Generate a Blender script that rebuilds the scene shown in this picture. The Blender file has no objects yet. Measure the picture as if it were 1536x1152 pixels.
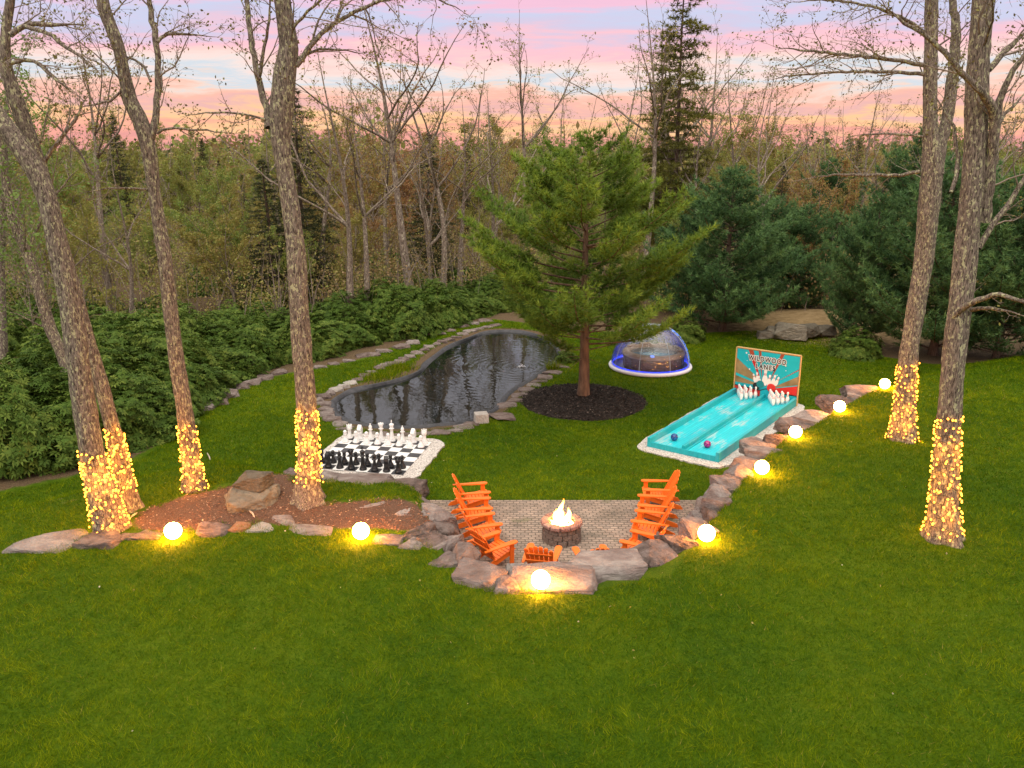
import bpy, bmesh, math, random
import numpy as np
from mathutils import Vector, Matrix
R = math.radians
scene = bpy.context.scene
col = scene.collection

# ---------------------------------------------------------------- camera
CZ = 9.0                                   # eye height over the terrace (z = 0)
FPX = 1250.0                               # focal length for a 1536 px wide frame
PITCH = math.atan(351.0 / FPX)
cam_d = bpy.data.cameras.new('camera')
cam_d.sensor_width = 36.0
cam_d.lens = FPX / 1536.0 * 36.0
cam_d.clip_start = 0.1
cam_d.clip_end = 3000.0
cam = bpy.data.objects.new('camera', cam_d)
cam.location = (0, 0, CZ)
cam.rotation_euler = (math.pi / 2 - PITCH, 0, 0)
col.objects.link(cam)
scene.camera = cam

# ---------------------------------------------------------------- world: dusk sky with pink and blue cloud bands
world = bpy.data.worlds.new('World')
scene.world = world
world.use_nodes = True
wt = world.node_tree
wt.nodes.clear()


def nd(t, typ, **kw):
    n = t.nodes.new(typ)
    for k, v in kw.items():
        if k == 'inp':
            for a, b in v.items():
                n.inputs[a].default_value = b
        else:
            setattr(n, k, v)
    return n


def ramp(t, stops, interp='LINEAR'):
    n = t.nodes.new('ShaderNodeValToRGB')
    n.color_ramp.interpolation = interp
    e = n.color_ramp.elements
    while len(e) > 1:
        e.remove(e[-1])
    e[0].position = stops[0][0]
    e[0].color = (*stops[0][1], 1)
    for p, c in stops[1:]:
        k = e.new(p)
        k.color = (*c, 1)
    return n


def lin(r, g, b):
    f = lambda v: (v / 255 / 12.92) if v / 255 <= 0.04045 else ((v / 255 + 0.055) / 1.055) ** 2.4
    return (f(r), f(g), f(b))


SKY_GAIN = 1.0
tc = nd(wt, 'ShaderNodeTexCoord')
sep = nd(wt, 'ShaderNodeSeparateXYZ')
wt.links.new(tc.outputs['Generated'], sep.inputs[0])
mp = nd(wt, 'ShaderNodeMapping')
mp.inputs['Scale'].default_value = (3.0, 3.0, 26.0)
wt.links.new(tc.outputs['Generated'], mp.inputs[0])
nz = nd(wt, 'ShaderNodeTexNoise', inp={'Scale': 1.7, 'Detail': 7.0, 'Roughness': 0.62, 'Distortion': 0.5})
wt.links.new(mp.outputs[0], nz.inputs['Vector'])
m1 = nd(wt, 'ShaderNodeMath', operation='SUBTRACT')
m1.inputs[1].default_value = 0.5
wt.links.new(nz.outputs['Fac'], m1.inputs[0])
m2 = nd(wt, 'ShaderNodeMath', operation='MULTIPLY_ADD')
m2.inputs[1].default_value = 0.11
wt.links.new(m1.outputs[0], m2.inputs[0])
wt.links.new(sep.outputs[2], m2.inputs[2])
mr = nd(wt, 'ShaderNodeMapRange')
mr.inputs['From Min'].default_value = 0.0
mr.inputs['From Max'].default_value = 1.0
wt.links.new(m2.outputs[0], mr.inputs['Value'])
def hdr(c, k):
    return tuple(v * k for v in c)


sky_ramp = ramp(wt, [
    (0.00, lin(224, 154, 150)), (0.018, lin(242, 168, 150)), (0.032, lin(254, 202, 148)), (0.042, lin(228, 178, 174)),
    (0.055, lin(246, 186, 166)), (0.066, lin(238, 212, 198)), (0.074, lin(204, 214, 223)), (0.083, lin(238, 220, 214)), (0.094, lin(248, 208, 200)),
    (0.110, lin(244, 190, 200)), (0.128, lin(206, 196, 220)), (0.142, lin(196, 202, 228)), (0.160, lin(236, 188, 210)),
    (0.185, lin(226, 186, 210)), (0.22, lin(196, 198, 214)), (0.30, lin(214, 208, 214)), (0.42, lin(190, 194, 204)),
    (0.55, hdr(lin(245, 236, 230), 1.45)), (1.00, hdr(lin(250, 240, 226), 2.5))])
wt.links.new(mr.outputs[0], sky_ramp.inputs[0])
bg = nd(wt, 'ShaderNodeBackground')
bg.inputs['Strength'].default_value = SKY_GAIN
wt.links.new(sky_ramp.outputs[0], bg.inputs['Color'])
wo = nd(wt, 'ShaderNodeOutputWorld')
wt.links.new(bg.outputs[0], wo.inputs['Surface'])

# weak, very soft daylight left in the dusk sky behind the camera
sun_d = bpy.data.lights.new('sun', 'SUN')
sun_d.energy = 1.4
sun_d.angle = R(35)
sun_d.color = (1.0, 0.90, 0.80)
sun = bpy.data.objects.new('sun', sun_d)
sun.rotation_euler = (R(38), R(-16), 0)
sun.location = (-10, -10, 30)
col.objects.link(sun)

vs = scene.view_settings
vs.view_transform = 'Standard'
vs.look = 'None'
vs.exposure = 0.2
vs.gamma = 1.0
cy = scene.cycles
cy.use_denoising = True
cy.max_bounces = 6
cy.diffuse_bounces = 3
cy.glossy_bounces = 3
cy.transparent_max_bounces = 12
cy.caustics_reflective = False
cy.caustics_refractive = False
cy.sample_clamp_indirect = 4.0

# ---------------------------------------------------------------- geometry of the view: a pixel of the photo -> a point of the place
SN, CS = math.sin(PITCH), math.cos(PITCH)


def ray(px, py):
    a, b = (px - 768.0) / FPX, (py - 576.0) / FPX
    return np.array([a, CS - b * SN, -SN - b * CS])


def G(px, py, z=0.0):
    d = ray(px, py)
    t = (z - CZ) / d[2]
    return np.array([d[0] * t, d[1] * t, z])


def atY(px, py, Y):
    d = ray(px, py)
    t = Y / d[1]
    return np.array([d[0] * t, Y, CZ + d[2] * t])


def mpp(p):                                 # metres per photo pixel at a point
    return (p[1] * CS - (p[2] - CZ) * SN) / FPX


def sstep(a, b, x):
    t = np.clip((x - a) / (b - a), 0, 1)
    return t * t * (3 - 2 * t)


def sdf(poly, X, Y):                        # signed distance to a polygon, negative inside
    X = np.asarray(X, float)
    Y = np.asarray(Y, float)
    P = np.asarray(poly, float)[:, :2]
    n = len(P)
    d = np.full(X.shape, 1e9)
    ins = np.zeros(X.shape, bool)
    for i in range(n):
        a, b = P[i], P[(i + 1) % n]
        e = b - a
        L = e @ e + 1e-12
        t = np.clip(((X - a[0]) * e[0] + (Y - a[1]) * e[1]) / L, 0, 1)
        d = np.minimum(d, np.hypot(X - a[0] - t * e[0], Y - a[1] - t * e[1]))
        c = (a[1] > Y) != (b[1] > Y)
        with np.errstate(divide='ignore', invalid='ignore'):
            xi = (b[0] - a[0]) * (Y - a[1]) / (b[1] - a[1] + 1e-15) + a[0]
        ins ^= c & (X < xi)
    return np.where(ins, -d, d)


def smooth_poly(P, it=2, closed=True):      # Chaikin
    P = np.asarray(P, float)
    for _ in range(it):
        Q = []
        n = len(P)
        for i in range(n if closed else n - 1):
            a, b = P[i], P[(i + 1) % n]
            Q += [a * .75 + b * .25, a * .25 + b * .75]
        if not closed:
            Q = [P[0]] + Q + [P[-1]]
        P = np.array(Q)
    return P


def wob(X, Y, s=1.0, ph=0.0):               # cheap smooth noise, about -1..1
    return (np.sin(X * 1.3 * s + 1.7 + ph) * np.cos(Y * 1.1 * s - .6 + ph * 2) + np.sin((X * .7 - Y * 1.6) * s + 2.1 + ph) * .7 +
            np.sin((X * 2.3 + Y * 1.9) * s * 1.3 + ph * 3) * .5) / 2.2


_vg = np.random.default_rng(1234).random((257, 257))


def vnoise(X, Y, cell, ph=0.0):             # value noise 0..1 on a square grid
    x = np.asarray(X) / cell + 40.3 + ph
    y = np.asarray(Y) / cell + 71.7 + ph * 1.7
    xi, yi = np.floor(x).astype(int), np.floor(y).astype(int)
    fx, fy = x - xi, y - yi
    fx, fy = fx * fx * (3 - 2 * fx), fy * fy * (3 - 2 * fy)
    g = lambda a, b: _vg[a % 257, b % 257]
    return (g(xi, yi) * (1 - fx) + g(xi + 1, yi) * fx) * (1 - fy) + (g(xi, yi + 1) * (1 - fx) + g(xi + 1, yi + 1) * fx) * fy


# outlines of the place
WALL_R = [G(x, y, z) for x, y, z in [(1335, 577, .7), (1300, 590, .7), (1243, 622, .75), (1216, 640, .8), (1166, 664, .85), (1146, 682, .9),
          (1106, 716, 1), (1088, 740, 1), (1076, 758, 1), (1056, 776, 1), (1030, 806, 1), (996, 832, 1), (962, 846, 1), (930, 858, 1),
          (890, 866, 1), (830, 872, 1), (775, 870, 1), (735, 866, 1), (705, 850, 1), (684, 830, 1), (668, 806, .95), (655, 780, .9),
          (645, 755, .85), (630, 742, .75), (602, 738, .65), (545, 740, .65), (488, 734, .65), (440, 716, .6)]]
TERRACE = WALL_R + [G(330, 690, .5), G(170, 725, .5), G(0, 770, .5), np.array([-60, 24, 0]), np.array([-90, 90, 0]), np.array([90, 90, 0]),
                    np.array([60, 46, 0]), G(1536, 530, .4), G(1390, 556, .6)]
POND = smooth_poly([G(x, y, -.12) for x, y in [(500, 612), (520, 632), (560, 643), (625, 644), (684, 638), (720, 628), (742, 614), (762, 592), (800, 566),
                    (826, 549), (838, 536), (832, 520), (812, 507), (780, 500), (745, 499), (722, 503), (692, 514), (664, 529), (646, 545),
                    (634, 559), (604, 573), (560, 582), (528, 590), (508, 600)]], 2)
WOODS = [G(x, y, 0) for x, y in [(-60, 750), (0, 735), (100, 715), (200, 688), (280, 640), (300, 606), (370, 574), (430, 560), (540, 538), (640, 503),
         (740, 478), (850, 492), (905, 496), (1000, 501), (1130, 498), (1200, 499), (1262, 510), (1290, 530), (1400, 546), (1600, 548)]] + \
        [np.array([400, 40, 0]), np.array([900, 2500, 0]), np.array([-900, 2500, 0]), np.array([-400, 24, 0])]
BED = smooth_poly([G(x, y, .9) for x, y in [(196, 800), (205, 772), (250, 758), (290, 745), (340, 738), (400, 716), (440, 712), (448, 745), (505, 762),
                   (560, 752), (605, 752), (640, 770), (668, 808), (640, 806), (590, 800), (520, 800), (440, 796), (390, 792), (330, 798), (260, 806)]], 1)
PATIO = [G(x, y, 0) for x, y in [(640, 753), (1066, 753), (1090, 800), (1000, 930), (860, 960), (700, 945), (630, 850)]]


def hgt(x, y):
    x = np.asarray(x, float)
    y = np.asarray(y, float)
    d = sdf(TERRACE, x, y)
    far = sstep(28, 36, y)
    w = .40 + 2.6 * sstep(-4.6, -7.5, x) * (1 - 0) + 3.0 * far * sstep(5, 14, x)
    s = sstep(-w * .5, w * .5, d)
    hU = 1.0 - .30 * sstep(20, 34, y) - .5 * sstep(34, 46, y)
    hU = hU - .25 * sstep(-7, -14, x) * sstep(14, 24, y)
    hT = 0.0 + 0.0 * x
    hill = G(1225, 486, .6)
    hT = hT + .55 * np.exp(-(((x - hill[0] - 1.5) / 4.5) ** 2 + ((y - hill[1] - 3.5) / 3.2) ** 2))
    dp = sdf(POND, x, y)
    hT = hT - .9 * sstep(.10, -.24, dp) - .04 * sstep(.7, .3, dp)
    near = sstep(-.2, .4, d)
    h = hT + (hU - hT) * s
    return h + .035 * wob(x, y, .55) * (sstep(0.8, 2, dp)) * np.where(np.abs(x) < 1e9, 1, 1) * (sstep(.3, 1.2, np.abs(d)) * .9 + .1)


def flat_zone(x, y):
    return 0


def H1(x, y):
    return float(hgt(np.array([x]), np.array([y]))[0])


def W(px, py):                              # where the ray of a photo pixel meets the ground
    z = .4
    for _ in range(30):
        p = G(px, py, z)
        z = z * .5 + H1(p[0], p[1]) * .5
    p = G(px, py, z)
    p[2] = H1(p[0], p[1])
    return p


# ---------------------------------------------------------------- object helpers
def link(o, parent=None):
    col.objects.link(o)
    if parent is not None:
        o.parent = parent
    return o


def tag(o, label=None, cat=None, group=None, kind=None):
    if label: o['label'] = label
    if cat: o['category'] = cat
    if group: o['group'] = group
    if kind: o['kind'] = kind
    return o


def empty(name, loc=(0, 0, 0), rz=0.0):
    o = bpy.data.objects.new(name, None)
    o.empty_display_size = .2
    o.location = loc
    o.rotation_euler = (0, 0, rz)
    return link(o)


def np_mesh(name, V, faces, mats, tint=None, smooth=False, midx=None):
    """faces: list of (M,k) int arrays"""
    me = bpy.data.meshes.new(name)
    V = np.asarray(V, np.float32)
    me.vertices.add(len(V))
    me.vertices.foreach_set('co', V.ravel())
    faces = [np.asarray(f, np.int32) for f in faces if len(f)]
    nl = sum(f.size for f in faces)
    npl = sum(len(f) for f in faces)
    me.loops.add(nl)
    me.polygons.add(npl)
    me.loops.foreach_set('vertex_index', np.concatenate([f.ravel() for f in faces]))
    tot = np.concatenate([np.full(len(f), f.shape[1], np.int32) for f in faces])
    st = np.concatenate([[0], np.cumsum(tot)[:-1]]).astype(np.int32)
    me.polygons.foreach_set('loop_start', st)
    me.polygons.foreach_set('loop_total', tot)
    if smooth:
        me.polygons.foreach_set('use_smooth', np.ones(npl, bool))
    if midx is not None:
        me.polygons.foreach_set('material_index', np.asarray(midx, np.int32))
    for m in (mats if isinstance(mats, (list, tuple)) else [mats]):
        me.materials.append(m)
    if tint is not None:
        for nm, arr in (tint.items() if isinstance(tint, dict) else [('tint', tint)]):
            a = me.attributes.new(nm, 'FLOAT', 'POINT')
            a.data.foreach_set('value', np.asarray(arr, np.float32))
    me.update(calc_edges=True)
    return me


def obj(name, me, parent=None, loc=None):
    o = bpy.data.objects.new(name, me)
    if loc is not None: o.location = loc
    return link(o, parent)


class MB:
    """small mesh collector"""
    def __init__(s):
        s.v, s.f, s.sm = [], [], []

    def add(s, v, f, smooth=False):
        b = len(s.v)
        s.v += [tuple(p) for p in v]
        s.f += [tuple(i + b for i in q) for q in f]
        s.sm += [smooth] * len(f)
        return s

    def box(s, c, d, rot=None, top=1.0):
        x, y, z = d[0] / 2, d[1] / 2, d[2] / 2
        v = [Vector((i * x * (top if k > 0 else 1), j * y * (top if k > 0 else 1), k * z)) for k in (-1, 1) for j in (-1, 1) for i in (-1, 1)]
        if rot is not None:
            v = [rot @ p for p in v]
        v = [p + Vector(c) for p in v]
        return s.add(v, [(0, 2, 3, 1), (4, 5, 7, 6), (0, 1, 5, 4), (2, 6, 7, 3), (0, 4, 6, 2), (1, 3, 7, 5)])

    def prism(s, pts, z0, z1, M=None):       # polygon (ccw) extruded in z
        n = len(pts)
        v = [Vector((p[0], p[1], z0)) for p in pts] + [Vector((p[0], p[1], z1)) for p in pts]
        if M is not None:
            v = [M @ p for p in v]
        return s.add(v, [tuple(range(n - 1, -1, -1)), tuple(range(n, 2 * n))] + [(i, (i + 1) % n, n + (i + 1) % n, n + i) for i in range(n)])

    def lathe(s, prof, n=20, c=(0, 0, 0), smooth=True):
        v, f = [], []
        for r, z in prof:
            for k in range(n):
                a = 2 * math.pi * k / n
                v.append((c[0] + r * math.cos(a), c[1] + r * math.sin(a), c[2] + z))
        for i in range(len(prof) - 1):
            for k in range(n):
                f.append((i * n + k, i * n + (k + 1) % n, (i + 1) * n + (k + 1) % n, (i + 1) * n + k))
        f.append(tuple(range(n - 1, -1, -1)))
        f.append(tuple((len(prof) - 1) * n + k for k in range(n)))
        return s.add(v, f, smooth)

    def tube(s, P, r, n=8, smooth=True):
        P = np.asarray(P, float)
        rr = np.full(len(P), r) if np.isscalar(r) else np.asarray(r)
        acc = Acc()
        acc.tube(P, rr, n)
        V, F = acc.arrays()
        s.add(V.tolist(), F.tolist(), smooth)
        m = len(P)
        b = len(s.v) - m * n
        s.f += [tuple(range(b + n - 1, b - 1, -1)), tuple(range(b + (m - 1) * n, b + m * n))]
        s.sm += [False, False]
        return s

    def mesh(s, name, m):
        me = bpy.data.meshes.new(name)
        me.from_pydata([tuple(p) for p in s.v], [], s.f)
        me.polygons.foreach_set('use_smooth', s.sm)
        for q in (m if isinstance(m, (list, tuple)) else [m]):
            me.materials.append(q)
        me.update()
        return me

    def build(s, name, m, parent=None, loc=None, bevel=0.0):
        o = obj(name, s.mesh(name, m), parent, loc)
        if bevel:
            b = o.modifiers.new('bevel', 'BEVEL')
            b.width = bevel
            b.segments = 2
            b.limit_method = 'ANGLE'
        return o


class Acc:
    """accumulates tubes as arrays"""
    def __init__(s):
        s.V, s.F, s.n, s.T = [], [], 0, []

    def tube(s, P, Rr, n, tint=0.0):
        P = np.asarray(P, float)
        k = len(P)
        T = np.gradient(P, axis=0)
        T /= np.linalg.norm(T, axis=1)[:, None] + 1e-9
        m = np.abs(T.mean(0))
        ref = np.zeros(3)
        ref[int(np.argmin(m))] = 1
        U = np.cross(T, ref)
        U /= np.linalg.norm(U, axis=1)[:, None] + 1e-9
        Wv = np.cross(T, U)
        a = np.arange(n) * 2 * math.pi / n
        ring = P[:, None, :] + np.asarray(Rr)[:, None, None] * (np.cos(a)[None, :, None] * U[:, None, :] + np.sin(a)[None, :, None] * Wv[:, None, :])
        i = np.arange(k - 1)[:, None] * n
        j = np.arange(n)[None, :]
        j2 = (j + 1) % n
        F = np.stack([i + j, i + j2, i + n + j2, i + n + j], -1).reshape(-1, 4) + s.n
        s.V.append(ring.reshape(-1, 3))
        s.F.append(F)
        s.T.append(np.full(k * n, tint))
        s.n += k * n

    def arrays(s):
        return np.concatenate(s.V), np.concatenate(s.F)


def copy_tree(o, parent=None):
    c = o.copy()
    col.objects.link(c)
    if parent is not None:
        c.parent = parent
    for ch in [k for k in o.children]:
        copy_tree(ch, c)
    return c


# ---------------------------------------------------------------- materials
def new_mat(name):
    m = bpy.data.materials.new(name)
    m.use_nodes = True
    t = m.node_tree
    b = t.nodes['Principled BSDF']
    return m, t, b


def mat(name, c, rough=.6, c2=None, scale=6.0, stretch=(1, 1, 1), bump=0.0, bscale=None, metal=0.0, detail=4.0, spec=.3, objrand=0.0):
    m, t, b = new_mat(name)
    b.inputs['Roughness'].default_value = rough
    b.inputs['Metallic'].default_value = metal
    b.inputs['Specular IOR Level'].default_value = spec
    tcn = nd(t, 'ShaderNodeTexCoord')
    mpn = nd(t, 'ShaderNodeMapping')
    mpn.inputs['Scale'].default_value = stretch
    t.links.new(tcn.outputs['Object'], mpn.inputs[0])
    n = nd(t, 'ShaderNodeTexNoise', inp={'Scale': scale, 'Detail': detail, 'Roughness': .6})
    t.links.new(mpn.outputs[0], n.inputs['Vector'])
    rp = ramp(t, [(.32, c), (.68, c2 if c2 else tuple(v * .8 for v in c))])
    t.links.new(n.outputs['Fac'], rp.inputs[0])
    out = rp.outputs[0]
    if objrand:
        oi = nd(t, 'ShaderNodeObjectInfo')
        hs = nd(t, 'ShaderNodeHueSaturation')
        ma = nd(t, 'ShaderNodeMapRange')
        ma.inputs['To Min'].default_value = 1 - objrand
        ma.inputs['To Max'].default_value = 1 + objrand
        t.links.new(oi.outputs['Random'], ma.inputs['Value'])
        t.links.new(ma.outputs[0], hs.inputs['Value'])
        t.links.new(out, hs.inputs['Color'])
        out = hs.outputs[0]
    t.links.new(out, b.inputs['Base Color'])
    if bump:
        n2 = nd(t, 'ShaderNodeTexNoise', inp={'Scale': bscale or scale * 3, 'Detail': 6.0, 'Roughness': .65})
        t.links.new(mpn.outputs[0], n2.inputs['Vector'])
        bp = nd(t, 'ShaderNodeBump', inp={'Strength': 1.0, 'Distance': bump})
        t.links.new(n2.outputs['Fac'], bp.inputs['Height'])
        t.links.new(bp.outputs[0], b.inputs['Normal'])
    return m


def leaf_mat(name, stops, rough=.55, objr=0.0, transl=0.25, spec=.25):
    """leaf colour from the per-leaf 'tint' attribute (each leaf its own shade) with some light let through"""
    m, t, b = new_mat(name)
    at = nd(t, 'ShaderNodeAttribute', attribute_name='tint')
    v = at.outputs['Fac']
    if objr < 0:
        sc_ = nd(t, 'ShaderNodeMath', operation='MULTIPLY')
        sc_.inputs[1].default_value = .28
        t.links.new(v, sc_.inputs[0])
        v = sc_.outputs[0]
    if objr:
        oi = nd(t, 'ShaderNodeObjectInfo')
        ma = nd(t, 'ShaderNodeMath', operation='MULTIPLY_ADD')
        ma.inputs[1].default_value = abs(objr)
        t.links.new(oi.outputs['Random' if objr > 0 else 'Color'], ma.inputs[0])
        t.links.new(v, ma.inputs[2])
        v = ma.outputs[0]
    rp = ramp(t, stops)
    t.links.new(v, rp.inputs[0])
    t.links.new(rp.outputs[0], b.inputs['Base Color'])
    b.inputs['Roughness'].default_value = rough
    b.inputs['Specular IOR Level'].default_value = spec
    if transl:
        tr = nd(t, 'ShaderNodeBsdfTranslucent')
        t.links.new(rp.outputs[0], tr.inputs['Color'])
        mx = nd(t, 'ShaderNodeMixShader')
        mx.inputs[0].default_value = transl
        t.links.new(b.outputs[0], mx.inputs[1])
        t.links.new(tr.outputs[0], mx.inputs[2])
        t.links.new(mx.outputs[0], t.nodes['Material Output'].inputs['Surface'])
    return m


def emit_mat(name, c, s):
    m, t, b = new_mat(name)
    b.inputs['Base Color'].default_value = (*c, 1)
    b.inputs['Emission Color'].default_value = (*c, 1)
    b.inputs['Emission Strength'].default_value = s
    return m


def plain(name, c, rough=.5, spec=.4):
    m, t, b = new_mat(name)
    b.inputs['Base Color'].default_value = (*c, 1)
    b.inputs['Roughness'].default_value = rough
    b.inputs['Specular IOR Level'].default_value = spec
    return m


def bark_mat(name, c1, c2, lich, amount, scale=1.0, bump=.035):
    m, t, b = new_mat(name)
    tcn = nd(t, 'ShaderNodeTexCoord')
    mpn = nd(t, 'ShaderNodeMapping')
    mpn.inputs['Scale'].default_value = (1, 1, .16)
    t.links.new(tcn.outputs['Object'], mpn.inputs[0])
    n = nd(t, 'ShaderNodeTexNoise', inp={'Scale': 16 * scale, 'Detail': 7.0, 'Roughness': .7})
    t.links.new(mpn.outputs[0], n.inputs['Vector'])
    rp = ramp(t, [(.38, c1), (.60, c2)])
    t.links.new(n.outputs['Fac'], rp.inputs[0])
    mp2 = nd(t, 'ShaderNodeMapping')
    mp2.inputs['Scale'].default_value = (1, 1, .55)
    t.links.new(tcn.outputs['Object'], mp2.inputs[0])
    n2 = nd(t, 'ShaderNodeTexNoise', inp={'Scale': 5.5 * scale, 'Detail': 8.0, 'Roughness': .72})
    t.links.new(mp2.outputs[0], n2.inputs['Vector'])
    rl = ramp(t, [(.60 - amount, (0, 0, 0)), (.64 - amount, (1, 1, 1))])
    t.links.new(n2.outputs['Fac'], rl.inputs[0])
    mx = nd(t, 'ShaderNodeMix', data_type='RGBA')
    t.links.new(rl.outputs[0], mx.inputs['Factor'])
    t.links.new(rp.outputs[0], mx.inputs[6])
    mx.inputs[7].default_value = (*lich, 1)
    t.links.new(mx.outputs[2], b.inputs['Base Color'])
    b.inputs['Roughness'].default_value = .9
    b.inputs['Specular IOR Level'].default_value = .1
    bp = nd(t, 'ShaderNodeBump', inp={'Strength': 1.0, 'Distance': bump})
    t.links.new(n.outputs['Fac'], bp.inputs['Height'])
    t.links.new(bp.outputs[0], b.inputs['Normal'])
    return m


M = {}
M['bark'] = bark_mat('bark', (.035, .026, .021), (.30, .245, .20), (.46, .45, .27), .06, 3.0)
M['bark_pale'] = bark_mat('bark_pale', (.08, .06, .046), (.32, .26, .21), (.44, .40, .30), .045, 1.8)
M['bark_dark'] = bark_mat('bark_dark', (.05, .034, .026), (.14, .10, .075), (.20, .19, .12), .0)
M['twig'] = mat('twig', (.15, .115, .09), .9, (.29, .235, .19), 3)
M['bud'] = leaf_mat('bud', [(0, (.10, .075, .03)), (.5, (.15, .13, .035)), (1, (.22, .22, .05))], transl=.3)
M['spring_leaf'] = leaf_mat('spring_leaf', [(.15, (.28, .125, .06)), (.42, (.33, .175, .07)), (.62, (.28, .235, .06)), (.85, (.25, .27, .05)), (1.0, (.16, .25, .05))], objr=-1.0, transl=.3)
M['pine_needle'] = leaf_mat('pine_needle', [(0, (.06, .115, .018)), (.5, (.165, .265, .034)), (1, (.32, .41, .05))], transl=.35)
M['dark_needle'] = leaf_mat('dark_needle', [(0, (.020, .055, .018)), (.35, (.065, .145, .048)), (1, (.18, .31, .10))], transl=.25)
M['spruce_needle'] = leaf_mat('spruce_needle', [(0, (.025, .035, .012)), (.5, (.05, .062, .02)), (1, (.10, .105, .032))], objr=.2, transl=.2)
M['olive_needle'] = leaf_mat('olive_needle', [(0, (.07, .075, .015)), (.5, (.15, .15, .028)), (1, (.25, .24, .045))], transl=.3)
M['rhodo'] = leaf_mat('rhodo', [(0, (.030, .060, .010)), (.5, (.068, .125, .018)), (1, (.16, .21, .036))], rough=.6, transl=.2, spec=.10, objr=.30)
M['grass_blade'] = leaf_mat('grass_blade', [(0, (.022, .072, .0015)), (.5, (.104, .172, .0022)), (.9, (.26, .30, .0060)), (1, (.30, .25, .05))], rough=.7, transl=.3, spec=.04)
M['orange'] = mat('orange_paint', (.80, .165, .014), .5, (.74, .14, .012), 5, spec=.4)
M['stone'] = None
M['dark_plastic'] = plain('black_plastic', (.014, .015, .017), .32, .5)
M['white_plastic'] = plain('white_plastic', (.80, .80, .79), .35, .5)
# ---------------------------------------------------------------- ground
def ground_material():
    m, t, b = new_mat('ground_cover')
    b.inputs['Roughness'].default_value = .9
    b.inputs['Specular IOR Level'].default_value = .1
    tcn = nd(t, 'ShaderNodeTexCoord')

    def noise(s, d=5.0, r=.6):
        n = nd(t, 'ShaderNodeTexNoise', inp={'Scale': s, 'Detail': d, 'Roughness': r})
        t.links.new(tcn.outputs['Object'], n.inputs['Vector'])
        return n.outputs['Fac']
    big, fine, mid = noise(.22), noise(26, 6, .7), noise(3.2)
    ad = nd(t, 'ShaderNodeMath', operation='ADD')
    t.links.new(big, ad.inputs[0])
    t.links.new(fine, ad.inputs[1])
    ad2 = nd(t, 'ShaderNodeMath', operation='MULTIPLY_ADD')
    ad2.inputs[1].default_value = .38
    t.links.new(ad.outputs[0], ad2.inputs[0])
    m3 = nd(t, 'ShaderNodeMath', operation='MULTIPLY')
    m3.inputs[1].default_value = .24
    t.links.new(mid, m3.inputs[0])
    t.links.new(m3.outputs[0], ad2.inputs[2])
    lawn = ramp(t, [(.36, (.016, .052, .001)), (.5, (.056, .105, .0015)), (.62, (.108, .150, .003))])
    t.links.new(ad2.outputs[0], lawn.inputs[0])
    wood = ramp(t, [(.3, (.05, .034, .022)), (.5, (.115, .078, .045)), (.7, (.20, .15, .085))])
    t.links.new(fine, wood.inputs[0])
    mul = ramp(t, [(.3, (.05, .030, .020)), (.5, (.125, .072, .048)), (.7, (.24, .15, .10))])
    t.links.new(noise(38, 5, .75), mul.inputs[0])
    tan = ramp(t, [(.3, (.22, .15, .07)), (.7, (.36, .26, .14))])
    t.links.new(mid, tan.inputs[0])
    cur = lawn.outputs[0]
    for nm, src in (('woods', wood), ('dry', tan), ('mulch', mul)):
        a = nd(t, 'ShaderNodeAttribute', attribute_name=nm)
        s = nd(t, 'ShaderNodeMath', operation='MULTIPLY_ADD')
        s.inputs[1].default_value = .7
        sh = nd(t, 'ShaderNodeMath', operation='SUBTRACT')
        sh.inputs[1].default_value = .5
        t.links.new(mid, sh.inputs[0])
        t.links.new(sh.outputs[0], s.inputs[0])
        t.links.new(a.outputs['Fac'], s.inputs[2])
        r = nd(t, 'ShaderNodeMapRange')
        r.inputs['From Min'].default_value = .38
        r.inputs['From Max'].default_value = .62
        t.links.new(s.outputs[0], r.inputs['Value'])
        mx = nd(t, 'ShaderNodeMix', data_type='RGBA')
        t.links.new(r.outputs[0], mx.inputs['Factor'])
        t.links.new(cur, mx.inputs[6])
        t.links.new(src.outputs[0], mx.inputs[7])
        cur = mx.outputs[2]
    t.links.new(cur, b.inputs['Base Color'])
    bp = nd(t, 'ShaderNodeBump', inp={'Strength': 1.0, 'Distance': .05})
    t.links.new(fine, bp.inputs['Height'])
    t.links.new(bp.outputs[0], b.inputs['Normal'])
    return m


xs = np.unique(np.round(np.concatenate([np.linspace(-700, -40, 40), np.linspace(-40, -14, 45), np.arange(-14, 16, .22), np.linspace(16, 40, 45), np.linspace(40, 700, 40)]), 3))
ys = np.unique(np.round(np.concatenate([np.linspace(-40, 7, 12), np.linspace(7, 15, 16), np.arange(15, 54, .22), np.linspace(54, 90, 46), np.linspace(90, 1500, 60)]), 3))
XX, YY = np.meshgrid(xs, ys)
ZZ = hgt(XX, YY) + np.where(YY > 120, (YY - 120) * .006, 0)
nx, ny = len(xs), len(ys)
idx = (np.arange(ny - 1)[:, None] * nx + np.arange(nx - 1)[None, :])
GF = np.stack([idx, idx + 1, idx + nx + 1, idx + nx], -1).reshape(-1, 4)
wd = sdf(WOODS, XX, YY)
bd = sdf(BED, XX, YY)
hl = G(1225, 486, .6)
dry = np.exp(-(((XX - hl[0] - 1.5) / 5.0) ** 2 + ((YY - hl[1] - 1.5) / 4.0) ** 2)) * 1.25
for bx, by, br, ba in [(1000, 505, 1.5, .5), (560, 573, 1.6, .42), (1060, 541, .7, .4), (530, 655, 1.2, .5), (610, 735, .5, .4), (800, 600, 1.0, .36), (330, 715, 2.2, .42), (120, 770, 2.5, .40)]:
    q = G(bx, by, .2)
    dry = np.maximum(dry, ba * np.exp(-((XX - q[0]) ** 2 + (YY - q[1]) ** 2) / br ** 2))
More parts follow.
